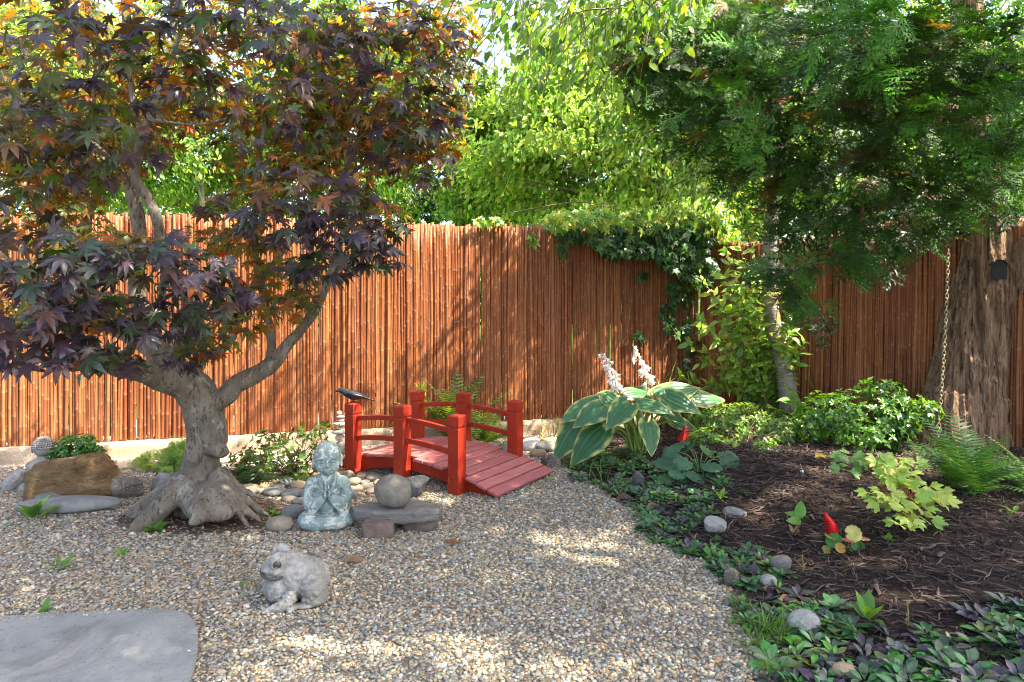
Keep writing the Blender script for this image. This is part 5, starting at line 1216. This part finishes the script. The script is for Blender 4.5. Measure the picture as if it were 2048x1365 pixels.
def bell():
    V = []; n = 6; Fs = []
    for j, (z_, r_) in enumerate(((0, .06), (.35, .09), (.7, .20), (1.0, .30), (1.12, .42))):
        for i in range(n * 2):
            a_ = i / (n * 2) * 2 * PI; rr_ = r_ * (1 if i % 2 or j < 3 else .72 if j == 4 else .9); V.append((rr_ * math.cos(a_), z_ - (0 if i % 2 or j < 4 else .18), rr_ * math.sin(a_)))
    for j in range(4):
        for i in range(n * 2): Fs.append((j * 12 + i, j * 12 + (i + 1) % 12, (j + 1) * 12 + (i + 1) % 12, (j + 1) * 12 + i))
    return np.array(V), Fs
BELL = bell(); WHT = leafmat('white_petal', (1, .98, .95), .4, .5, .3, .06, 30)
for k, (bt, tp, lean_) in enumerate((((1237, 778), (1205, 700), -1), ((1296, 764), (1264, 688), 1))):
    s = MB(); f_ = MB(); Y = HYc + .12; st_ = hb + [0, .05, 0]; S_ = spline(np.array([st_, P(1255 + 30 * k, 840, Y), P(*bt, Y), P(bt[0] * .5 + tp[0] * .5 + 2, bt[1] * .5 + tp[1] * .5, Y), P(*tp, Y)]), 8)
    tube(s, local(ho, S_), np.linspace(.006, .003, len(S_)), 6, (.16, .22, .06)); n = 36; tt = np.linspace(17, len(S_) - 2, n); i_ = tt.astype(int); pos = S_[i_] * (1 - (tt - i_))[:, None] + S_[i_ + 1] * (tt - i_)[:, None]
    a_ = rand(0, 2 * PI, n); ax = np.c_[np.cos(a_) * .8, np.sin(a_) * .8 - .15, -.75 + rng.normal(0, .25, n)]; sc_f = np.linspace(.068, .040, n)
    f_.scatter(BELL, local(ho, pos + unit(ax) * .012), frames(ax, rdir(n)), sc_f, np.tile([.88, .86, .82], (n, 1)) * rng.uniform(.9, 1.08, (n, 1)))
    sp_ = f_.build('flower_spike', WHT, ho); s.build('flower_stem', STEM, sp_)

# ---- ferns
def fern(name, label, base, n, L, wd, cols, spread=(.5, 1.1), tm_=None, cat='fern', mat=None, el=(.35, 1.2), azr=(0, 2 * PI), group=None):
    root = thing(name, label, cat, tuple(base), 0, group); m = MB(); tmpl = tm_ or [frond(17, wd, 0, .28 + .1 * k, k) for k in range(3)]
    a = rand(*azr, n); e = rand(*el, n); ax = np.c_[np.cos(a) * np.cos(e), np.sin(a) * np.cos(e), np.sin(e)]; nr = np.c_[-np.cos(a) * np.sin(e), -np.sin(a) * np.sin(e), np.cos(e)] + rng.normal(0, .12, (n, 3))
    scatter_leaves(m, tmpl, root, np.asarray(base) + np.c_[rng.normal(0, .02, (n, 2)), np.zeros(n)], ax, nr, L * rng.uniform(.65, 1.15, n), pick(cols, n, None, .18, .06)); m.build('fronds', mat or FERNL, root); return root
FG = [(.07, .17, .04), (.10, .21, .05), (.05, .13, .035)]; FY = [(.16, .22, .05), (.12, .2, .045), (.22, .25, .06)]
fern('fern', 'tall pale green fern behind the middle of the red bridge', at(905, 893, .12), 30, .70, .32, FY + FG[:2], el=(.6, 1.4))
fern('fern', 'low sunny fern spreading behind the right half of the bridge railing', at(965, 893, .05), 34, .46, .34, FY + FG[:1], el=(.2, 1.0))
fern('fern', 'narrow yellow fern standing just left of the tall fern behind the bridge', at(795, 890, .2), 7, .50, .2, FY, el=(1.0, 1.45))
fern('fern', 'big fresh green fern on the mulch in front of the cedar trunk', at(1940, 990), 36, .56, .36, FG, el=(.15, 1.15))
fern('fern', 'fern cut by the right edge of the view beside the big fern', at(2072, 985), 20, .42, .34, FG + FY[:1], el=(.15, 1.1))
DKF = [(.022, .055, .025), (.03, .07, .03), (.016, .04, .02)]
fern('holly_fern', 'dark glossy fern with arching fronds between the maple and the stream stones', at(500, 978, .05), 16, .36, .34, DKF, el=(.15, .9), tm_=[frond(13, .36, 0, .5, k) for k in range(3)], mat=GLOSSL)
fern('fern', 'single olive fern frond arching over the dark glossy fern', at(470, 968, .12), 5, .42, .36, [(.10, .13, .03)], el=(.3, .8), azr=(-1.2, .5))

# ---- shrubs
AZ = [(.12, .19, .035), (.08, .145, .03), (.17, .23, .05), (.05, .10, .025)]
shrub('azalea', 'open azalea with twiggy stems and upright light green tips left of the monk', 'shrub', at(585, 962, .15), [(560, 905, 90, 34, 5.35, .2), (620, 872, 46, 22, 5.4, .12), (500, 925, 60, 26, 5.3, .15), (655, 850 + 8, 30, 12, 5.4, .08), (620, 935, 50, 26, 5.3, .15), (540, 880, 40, 18, 5.4, .1)], 80, 1300, .042, AZ, whorl=6, stemc=(.13, .085, .055), sr=.004)
shrub('dwarf_conifer', 'small bright green bush peeking over the ochre boulder', 'shrub', np.array([*at(155, 925)[:2], .0]), [(152, 895, 42, 24, 5.3, .14), (185, 910, 20, 16, 5.25, .1), (118, 908, 16, 12, 5.25, .08)], 30, 1100, .040, [(.06, .17, .03), (.09, .22, .04), (.04, .11, .025)], whorl=5)
shrub('creeping_conifer', 'low feathery pale green creeper left of the maple trunk near the wall', 'shrub', at(335, 930, .1), [(315, 924, 44, 7, 5.75, .16), (358, 908, 20, 16, 5.7, .12), (350, 926, 28, 8, 5.6, .1)], 0, 420, .075, [(.26, .40, .13), (.2, .33, .09), (.32, .44, .18)], tmpl=SP, mat=SOFTL)
shrub('low_plant', 'tiny green tuft between the ochre boulder and the mottled rock', 'plant', at(212, 952, .1), [(212, 942, 12, 10, 5.3, .05)], 0, 60, .035, AZ)
PRV = [(.17, .31, .04), (.12, .24, .035), (.25, .36, .055), (.31, .37, .08)]
pr_b = np.array([P(1545, 0, 7.0)[0], 7.0, .17]); root = thing('privet', 'tall loose shrub of upright stems with bright lime leaves around the slim cherry trunk', 'shrub', tuple(pr_b)); m = MB(); s = MB()
for (ex, ey) in [(1440, 540), (1405, 560), (1395, 640), (1420, 600), (1450, 500), (1475, 560), (1490, 520), (1500, 480), (1510, 600), (1470, 640), (1430, 680), (1400, 720), (1455, 720), (1520, 540), (1580, 640), (1600, 600), (1610, 680), (1640, 600), (1590, 720), (1560, 560), (1480, 470), (1430, 640), (1500, 690), (1420, 760), (1380, 690), (1530, 660), (1570, 690), (1360, 760), (1480, 600), (1460, 590), (1495, 640)]:
    st_ = pr_b + rng.normal(0, .10, 3) * [1, .8, 0]; e_ = P(ex, ey, rng.uniform(6.5, 7.05)); mid = st_ * .5 + e_ * .5 + np.array([(st_[0] - e_[0]) * .12, 0, .05]); S_ = spline(np.array([st_, mid, e_]), 8); tube(s, local(root, S_), np.linspace(.008, .002, len(S_)), 5, (.20, .17, .10))
    n = 62; tt = rng.uniform(.12, 1, n) * (len(S_) - 1); i_ = np.minimum(tt.astype(int), len(S_) - 2); pos = S_[i_] + (S_[i_ + 1] - S_[i_]) * (tt - i_)[:, None] + rng.normal(0, .012, (n, 3)); tan = unit(S_[i_ + 1] - S_[i_]); side = unit(np.cross(tan, rdir(n)))
    scatter_leaves(m, LV, root, pos, side * .9 + tan * .45 + [0, -.1, .0], np.array([.2, -.45, .7]) + rng.normal(0, .35, (n, 3)), .125 * rng.uniform(.6, 1.2, n), pick(PRV, n, None, .2, .07))
s.build('stems', STEM, root); m.build('foliage', GLOSSL, root)
shrub('azalea', 'broad low dappled shrub of small dark leaves between the hosta and the rounded evergreen', 'shrub', at(1490, 905, .25), [(1490, 850, 100, 42, 6.2, .35), (1420, 840, 50, 40, 6.3, .25), (1560, 860, 60, 38, 6.1, .25), (1500, 890, 90, 20, 5.9, .2), (1410, 880, 40, 24, 6.0, .15)], 120, 6800, .050, [(.13, .25, .035), (.085, .175, .028), (.19, .30, .05), (.12, .13, .035)], whorl=5, stemc=(.14, .09, .06), sr=.004)
shrub('azalea', 'small low green sprig plant at the front foot of the broad low shrub', 'plant', at(1530, 918), [(1530, 908, 34, 12, 5.6, .12), (1500, 915, 20, 8, 5.55, .08)], 10, 160, .05, [(.06, .14, .03), (.09, .18, .035)], whorl=5)
shrub('rounded_evergreen', 'dense rounded evergreen shrub at the foot of the cedar trunk', 'shrub', at(1735, 892, .3), [(1730, 830, 110, 52, 5.85, .4), (1660, 825, 60, 42, 5.9, .3), (1800, 822, 60, 40, 5.75, .25), (1740, 870, 80, 26, 5.6, .25), (1848, 822, 34, 18, 5.5, .12), (1760, 780, 50, 22, 5.9, .2), (1630, 850, 40, 34, 5.9, .2)], 60, 4600, .048, [(.055, .14, .022), (.035, .09, .018), (.085, .19, .03), (.12, .23, .04)], whorl=7, stemc=(.1, .07, .045))
shrub('seedling', 'young plant with a few light leaves at the right side of the cedar trunk', 'plant', at(2015, 890, .0), [(2012, 840, 14, 30, 5.9, .06), (2005, 800, 10, 10, 5.9, .04), (2030, 855, 14, 10, 5.9, .04)], 5, 26, .085, [(.08, .2, .04), (.12, .25, .06), (.04, .1, .05)])
shrub('sapling', 'yellow green leafy shoot behind the back left post of the bridge', 'plant', at(838, 890, .25), [(845, 800, 14, 26, 6.55, .06), (848, 778, 10, 10, 6.55, .04), (838, 840, 12, 20, 6.5, .05)], 4, 46, .085, [(.26, .32, .05), (.2, .28, .04)], mat=SOFTL)
shrub('broad_leaf_plant', 'plant with two large plain green leaves left of the rounded evergreen', 'plant', at(1590, 870, .2), [(1592, 815, 26, 12, 6.1, .05)], 2, 7, .22, [(.12, .25, .05), (.08, .2, .04)], tmpl=[leaf_oval(.55, .1, -.3, 6, .4)], mat=SOFTL)
# yellow green bleeding heart with deeply cut leaves
bh = at(1815, 1062); root = thing('bleeding_heart', 'yellow green plant with deeply lobed leaves on reddish stems on the mulch', 'plant', tuple(bh)); m = MB(); s = MB()
LOB = [leaf_lobed(3, .1), leaf_lobed(3, -.05), leaf_lobed(5, .2)]
for (ex, ey, dy, wn) in [(1700, 915, .15, 6), (1735, 930, .15, 5), (1760, 925, .1, 5), (1785, 935, .1, 5), (1800, 920, .2, 5), (1825, 930, .2, 4), (1780, 950, .05, 5), (1795, 965, 0, 5), (1810, 965, .0, 5), (1830, 975, .05, 4), (1745, 990, -.05, 6), (1770, 985, -.1, 4), (1765, 1005, -.15, 5), (1795, 1010, -.12, 5), (1825, 1000, -.05, 5), (1850, 975, .05, 5), (1875, 985, .1, 5), (1860, 1000, 0, 5), (1880, 1000, .02, 4), (1840, 1015, -.1, 4), (1820, 1035, -.18, 5), (1800, 1050, -.2, 4), (1850, 1040, -.1, 4), (1810, 945, .1, 4), (1690, 940, .1, 4)]:
    e_ = P(ex, ey, bh[1] + dy); st_ = bh + rng.normal(0, .02, 3) * [1, 1, 0]; mid = (st_ + e_) / 2 + np.array([(st_[0] - e_[0]) * .1, 0, .06]); S_ = spline(np.array([st_, mid, e_]), 5); tube(s, local(root, S_), np.linspace(.004, .002, len(S_)), 5, (.25, .09, .06))
    a_ = np.arange(wn) / wn * 2 * PI + rng.uniform(0, 6); ax = np.c_[np.cos(a_), np.sin(a_) * .8, rng.normal(.05, .2, wn)] + [0, -.15, 0]; nr = np.array([0, -.55, .8]) + rng.normal(0, .2, (wn, 3))
    scatter_leaves(m, LOB, root, e_ + unit(ax) * .026, ax, nr, .074 * rng.uniform(.8, 1.2, wn), pick([(.33, .42, .085), (.40, .46, .12), (.23, .36, .08)], wn, None, .12, .05) if ex > 1740 else pick([(.13, .27, .07)], wn, None, .12, .05))
s.build('stems', STEM, root); m.build('foliage', SOFTL, root)
# grey green plant with large soft leaves
gg = at(1400, 955, .1); root = thing('sage_leaf_plant', 'clump of broad grey green lobed leaves in front of the red wedge ornament', 'plant', tuple(gg)); m = MB(); s = MB()
RND = [leaf_round(26, .035, .16), leaf_round(22, .04, -.1)]
for (ex, ey, dy) in [(1360, 905, .1), (1385, 898, .15), (1405, 905, .1), (1350, 925, 0), (1380, 920, 0), (1410, 925, -.05), (1435, 920, .05), (1450, 935, .0), (1365, 945, -.1), (1395, 945, -.12), (1425, 948, -.1), (1445, 955, -.05), (1345, 950, -.05), (1380, 960, -.15), (1410, 962, -.15), (1430, 905, .15), (1372, 890, .2), (1455, 910, .1)]:
    e_ = P(ex, ey, gg[1] + dy); S_ = spline(np.array([gg, (gg + e_) / 2 + [0, 0, .04], e_]), 4); tube(s, local(root, S_), .004, 5, (.12, .17, .06)); a_ = math.atan2(e_[1] - gg[1] - .06, e_[0] - gg[0]) + rng.normal(0, .3)
    scatter_leaves(m, RND, root, e_[None], np.array([[math.cos(a_), math.sin(a_), -.2]]), np.array([[0, -.5, .8]]) + rng.normal(0, .2, (1, 3)), np.array([.155]) * rng.uniform(.8, 1.2), pick([(.09, .19, .10), (.07, .155, .08), (.12, .23, .09)], 1))
s.build('stalks', STEM, root); m.build('foliage', SOFTL, root)
# coral bells
hc = at(1690, 1100); root = thing('coral_bells', 'small clump of pink, orange and green scalloped leaves before the red feather ornament', 'plant', tuple(hc)); m = MB(); s = MB()
for (ex, ey, sz, c_) in [(1692, 1068, .11, (.36, .36, .10)), (1720, 1072, .115, (.52, .25, .19)), (1698, 1078, .08, (.36, .12, .08)), (1683, 1088, .11, (.06, .24, .05)), (1665, 1078, .08, (.38, .26, .07)), (1682, 1108, .10, (.42, .17, .13)), (1690, 1098, .07, (.40, .25, .05)), (1710, 1094, .10, (.05, .19, .045)), (1726, 1096, .09, (.06, .22, .06)), (1702, 1104, .08, (.08, .24, .05)), (1645, 1100, .06, (.36, .33, .06)), (1640, 1112, .05, (.08, .22, .07))]:
    e_ = P(ex, ey, hc[1] + rng.uniform(-.1, .03)); S_ = spline(np.array([hc if ex > 1620 else e_ - [0, 0, .03], (hc * .3 + e_ * .7) - [0, 0, .02] if ex > 1620 else e_ - [0, 0, .015], e_]), 4); tube(s, local(root, S_), .0025, 5, (.3, .12, .09)); a_ = rng.uniform(0, 6.28)
    scatter_leaves(m, RND, root, e_[None], np.array([[math.cos(a_), math.sin(a_), .1]]), np.array([[0, -.75, .6]]) + rng.normal(0, .25, (1, 3)), np.array([sz * .78]), np.array([c_]))
s.build('stalks', STEM, root); m.build('foliage', SOFTL, root)
weed('small pinkish leaf cluster on the mulch edge left of the red feather ornament', 1588, 1072, 6, .075, [(.36, .20, .14), (.30, .22, .10)])
gl = at(1598, 1070); shrub('seedling', 'single upright light green leaf rising from the mulch left of the red feather ornament', 'plant', gl, [(1604, 1042, 4, 8, gl[1], .01)], 1, 3, .095, [(.13, .27, .05)], tmpl=[leaf_oval(.6, .12, -.2, 5, .4)], mat=SOFTL)

# ---- ivy over the fence
IV = [leaf_maple(.15, 40 + k, 5) for k in range(3)]; IV = [(np.c_[v_[0][:, 0] * .85, v_[0][:, 1] * .9, v_[0][:, 2]], v_[1]) for v_ in IV]
iv = thing('ivy', 'ivy tumbling over the corner of the bamboo fence and hanging down in strands', 'vine', (P(1380, 0, 7.6)[0], 7.55, .1)); m = MB(); s = MB()
def ivy(regions, cols, size, off):
    for (cx, cy, rx, ry, n, dY) in regions:
        a_ = rand(0, 2 * PI, n); k_ = np.sqrt(rng.random(n)); px_ = cx + rx * k_ * np.cos(a_); py_ = cy + ry * k_ * np.sin(a_)
        Yf = 7.118 / (1 - .286 * (px_ - CX) / F); Yf = np.where(px_ > 1398, 7.75 - (px_ - 1398) * .0032, Yf); Y = Yf - off - rng.uniform(0, dY, n)
        pos = np.c_[(px_ - CX) / F * Y, Y, H - (py_ - HY) / F * Y]
        scatter_leaves(m, IV, iv, pos, np.c_[rng.normal(0, .5, n), -.3 + rng.normal(0, .2, n), -.9 + rng.normal(0, .3, n)], np.array([.15, -.75, .55]) + rng.normal(0, .35, (n, 3)), size * rng.uniform(.6, 1.25, n), pick(cols, n, None, .22, .07))
IVC = [(.035, .10, .028), (.05, .14, .03), (.025, .07, .025), (.09, .19, .04)]; IVY = [(.32, .42, .06), (.22, .36, .05), (.42, .46, .10), (.13, .26, .04)]
ivy([(1290, 480, 110, 34, 520, .35), (1360, 510, 50, 34, 260, .35), (1240, 490, 40, 24, 120, .2), (1385, 470, 50, 40, 240, .4), (1400, 540, 40, 30, 120, .3), (1150, 470, 40, 12, 40, .12), (1125, 490, 10, 22, 18, .05), (1225, 510, 14, 6, 16, .1)], IVC, .085, .05)
ivy([(1345, 590, 14, 30, 34, .10), (1335, 625, 14, 24, 28, .08), (1350, 655, 18, 20, 30, .08), (1375, 580, 12, 40, 36, .1), (1372, 650, 10, 30, 20, .08), (1285, 553, 12, 12, 12, .05), (1278, 672, 12, 10, 12, .05), (1385, 690, 12, 20, 12, .08), (1372, 740, 8, 40, 12, .08)], IVC, .075, .04)
IVR = [(1440 - 380 * rng.random() ** 1.7, 0, rng.uniform(10, 34), rng.uniform(8, 22), 34, .4) for k in range(44)]
ivy([(a, 452 - abs(rng.normal(0, 1)) * 20 * (1 if a > 1120 else .5), c, d, n_, e) for a, b, c, d, n_, e in IVR] + [(1300, 440, 110, 20, 300, .4), (1400, 430, 60, 36, 240, .45), (980, 440, 30, 8, 24, .1), (1065, 478, 8, 14, 12, .04), (1450, 470, 30, 16, 50, .2)], IVY, .09, .0)
for L in ([(1400, 520), (1350, 580), (1345, 660)], [(1375, 530), (1378, 640), (1370, 760), (1372, 860)], [(1290, 500), (1284, 556)], [(1160, 440), (1130, 500)], [(1060, 448), (1068, 490)], [(1340, 510), (1260, 520), (1200, 512)], [(1000, 430), (1150, 405), (1240, 420)]):
    pts = []
    for a_, b_ in L: Yf = 7.118 / (1 - .286 * (a_ - CX) / F) - .05; pts.append(P(a_, b_, Yf))
    tube(s, local(iv, spline(np.array(pts), 6)), .005, 5, (.14, .09, .05))
s.build('stems', STEM, iv); m.build('foliage', GLOSSL, iv)

# ---- bugle ground cover along the edge of the bed
def rosette(seed):
    r = np.random.default_rng(seed); V = []; Fs = []; C = []; tm_ = leaf_oval(.52, .10, -.28, 4, .58)
    for k in range(9):
        a_ = k * 2.4 + r.normal(0, .2); e_ = .15 + .10 * k + r.normal(0, .1); s_ = 1.0 - .07 * k
        d = np.array([[math.cos(a_) * math.cos(e_), math.sin(a_) * math.cos(e_), math.sin(e_)]]); nr = np.array([[-math.cos(a_) * math.sin(e_), -math.sin(a_) * math.sin(e_), math.cos(e_)]])
        W = (tm_[0] * s_) @ frames(d, nr)[0].T + d * .12; b = len(V); V += list(W); Fs += [tuple(np.array(f) + b) for f in tm_[1]]
        g_ = r.random(); cc = np.array([.8, 1.2, .85]) if g_ < .5 else np.array([1.25, .8, 1.2]); C += [cc * (1 - .10 * abs(x_) / .26 ) for x_ in tm_[0][:, 0]]
    return np.array(V), Fs, np.array(C)
ROS = [rosette(i) for i in range(6)]
n = 9000; x = rand(.2, 3.6, n); y = rand(2.2, 6.2, n); d = edge_d(x, y)
band = .32 + .22 * vnoise(np.c_[x * 1.5, y * 1.5, 0 * x]) + np.where(y > 4.6, .28, 0) + np.where(y < 2.85, .9, 0) + np.where((y > 3.0) & (y < 3.5), .1, 0)
k_ = (d > -.05 + noisy(x, y)) & (d < band) & fan(x, y, .3) & ~((y > 5.35) & (x > 1.7)) & (rng.random(n) < np.clip(.42 + .7 * vnoise(np.c_[x * 4, y * 4, 0 * x + 3]), .04, .8)); x, y, d = x[k_], y[k_], d[k_]; n = len(x)
m = MB(); pos = np.c_[x, y, hgt(x, y) + .008]; nr = np.c_[rng.normal(0, .22, n), rng.normal(0, .22, n) - .12, np.ones(n)]
g_ = rng.random(n) + np.where(y > 5.0, .25, 0); col = np.where((g_ < .34)[:, None], colvar((.050, .052, .056), n, .3), colvar((.062, .14, .05), n, .4)); lime = rng.random(n) < np.where(y > 4.9, .28, .13); col[lime] = colvar((.10, .19, .035), int(lime.sum()), .2)
sz = np.interp(y, [2.2, 3.0, 4, 6], [.092, .082, .080, .080]) * rng.uniform(.7, 1.2, n); R = frames(rdir(n) * [1, 1, .1], nr); v_ = rng.integers(0, 6, n)
for q in range(6):
    i = v_ == q; m.scatter(ROS[q], pos[i], R[i], sz[i], col[i])
tag(m.build('bugle_ground_cover', leafmat('bugle_leaf', (1.8, 2.0, .7), .22, .34, .5, .3, 40)), kind='stuff')
# faded bugle flower stalks, counted ones
for i, (px_, py_, hh) in enumerate(((1605, 1150, .10), (1815, 1262, .12), (1450, 1045, .09), (1478, 1150, .07))):
    b_ = at(px_, py_); s = MB(); tube(s, [(0, 0, 0), (.004, 0, hh * .5), (0, .005, hh)], .0028, 5, (.30, .24, .10)); nn_ = 16; zz = rand(.3, 1, nn_) * hh; a_ = rand(0, 6.3, nn_)
    s.scatter(LV[0], np.c_[0 * zz, 0 * zz, zz], frames(np.c_[np.cos(a_), np.sin(a_), .5 + 0 * a_], np.c_[0 * a_, 0 * a_, 1 + 0 * a_]), .018, pick([(.33, .24, .09), (.2, .12, .06)], nn_))
    o = s.build('flower_stalk', SOFTL, loc=tuple(b_)); tag(o, ('dry straw coloured flower stalk in the ground cover right of the small pale round stone', 'brown dried flower stalk rising from the ground cover at the lower right', 'pale flower stalk beside the highest pale edge stone', 'short dry flower stalk next to the rough brown edge stone')[i], 'plant')

# ---- grass and weeds
GRS = [blade(.035, 5, .5 + .25 * k) for k in range(3)]
def tuft(name, label, base, n, L, cols, lean=.5, cat='grass tuft'):
    root = MB(); a_ = rand(0, 2 * PI, n); e_ = rand(.6, 1.45, n) if lean else rand(1.2, 1.5, n); ax = np.c_[np.cos(a_) * np.cos(e_), np.sin(a_) * np.cos(e_), np.sin(e_)]
    R = frames(ax, np.c_[-np.cos(a_), -np.sin(a_), .4 + 0 * a_]); v_ = rng.integers(0, 3, n); pos = np.c_[rng.normal(0, L * .18, (n, 2)), np.zeros(n)]; sz = L * rng.uniform(.5, 1.2, n); col = pick(cols, n)
    for q in range(3):
        i = v_ == q; root.scatter(GRS[q], pos[i], R[i], sz[i], col[i])
    o = root.build(name, SOFTL, loc=tuple(base)); tag(o, label, cat); return o
GC = [(.10, .20, .035), (.14, .25, .05), (.07, .15, .03)]
tuft('grass_tuft', 'bushy tuft of green grass left of the largest white edge stone', at(1545, 1275), 150, .17, GC)
tuft('grass_tuft', 'smaller grass tuft on the gravel edge below the bushy one', at(1512, 1300), 60, .13, GC)
tuft('grass_tuft', 'sparse grass blades where the gravel meets the ground cover, below the rough brown stone', at(1478, 1215), 40, .11, GC)
tuft('grass_tuft', 'grass sprouting at the bottom edge of the ground cover', at(1545, 1350), 60, .12, GC)
tuft('grass_tuft', 'wispy upright grass before the toad statue', at(494, 1175), 12, .13, GC, 0)
tuft('grass_tuft', 'tall green grass blades in the ground cover in front of the hosta', at(1207, 962), 9, .26, GC, 0)
tuft('grass_tuft', 'bright small sprouts at the right corner of the bridge deck', at(1100, 962), 40, .07, [(.2, .27, .05)], 1)
tuft('grass_tuft', 'dry thin stalks at the wall right of the bridge', at(1085, 872), 14, .34, [(.25, .22, .10), (.3, .27, .16)], 0)
tuft('grass_tuft', 'thin green stalks growing by the wall left of the hosta', at(1118, 872, .03), 16, .30, [(.13, .17, .05), (.2, .2, .08)], 0)
tuft('tall_grass', 'tall thin grass stalks behind the hosta in front of the fence', at(1325, 880, .6), 22, .75, [(.17, .22, .06), (.22, .24, .08)], 0)
tuft('tall_grass', 'tall thin stalks right of the slim cherry trunk', at(1635, 850, .5), 14, .9, [(.17, .22, .06), (.22, .24, .08)], 0)
WG = [(.11, .25, .04), (.16, .30, .05), (.09, .2, .035)]
weed('lush weed with upright leaves before the long grey stone', 68, 1042, 9, .15, WG, el=(.5, 1.3))
weed('sprawling weed at the tip of the front maple root', 310, 1062, 26, .075, WG)
weed('two leaved weed alone on the gravel at far left', 118, 1138, 5, .09, WG)
weed('small light weed in the gravel below the maple roots', 243, 1112, 9, .05, WG)
weed('tiny weed just above the concrete slab', 85, 1228, 5, .06, WG)
weed('small bright weed on the litter left of the monk statue', 546, 1030, 24, .05, WG)
weed('tiny sprig of green on the gravel right of the toad', 803, 1140, 5, .035, WG)
weed('yellow green weed where the mulch meets the ground cover', 1440, 1000, 8, .08, [(.17, .30, .06)], el=(.6, 1.3))
weed('light green upright weed at the top of the lower ground cover', 1735, 1245, 9, .11, WG, el=(.6, 1.3))
weed('green weed at the base of the yellow green lobed plant', 1775, 1085, 8, .06, WG)
weed('small green sprig on the mulch right of the big fern', 2025, 1025, 7, .06, WG)
weed('low leafy weed on the mulch under the wedge ornament', 1445, 985 - 12, 7, .08, [(.10, .2, .07)])
# fallen leaves
def fallen(label, px, py, L, c_, az, name='fallen_leaf'):
    b_ = at(px, py); m = MB(); d = np.array([[math.cos(az), math.sin(az), .15]]); m.scatter(leaf_oval(.5, .35, -.35, 5), np.array([[0, 0, .015]]), frames(d, np.array([[.1, -.35, .9]])), np.array([L]), np.array([c_])); tag(m.build(name, SOFTL, loc=tuple(b_)), label, 'fallen leaf')
fallen('yellow fallen leaf on the mulch in front of the low shrub', 1628, 920, .13, (.48, .36, .03), .1)
fallen('curled brown fallen leaf on the gravel before the ground cover', 1232, 1004, .15, (.12, .065, .045), .2)
fallen('brown fallen leaf beside the curled one on the gravel', 1292, 1020, .12, (.26, .17, .11), .0)
fallen('brown fallen leaf on the gravel in front of the slate slab', 893, 1092, .085, (.22, .10, .05), .1)
fallen('thin brown fallen leaf on the gravel right of the toad', 690, 1129, .11, (.25, .15, .09), .2)
fallen('small brown fallen leaf in the middle of the gravel', 1205, 1228, .06, (.13, .08, .05), 1.2)
fallen('rust coloured dry leaf in the ground cover above the grass tuft', 1558, 1212, .11, (.30, .12, .05), .3)
fallen('orange yellow leaf hanging in the shrub left of the cherry trunk', 1388, 722, .12, (.55, .28, .03), 1.2)
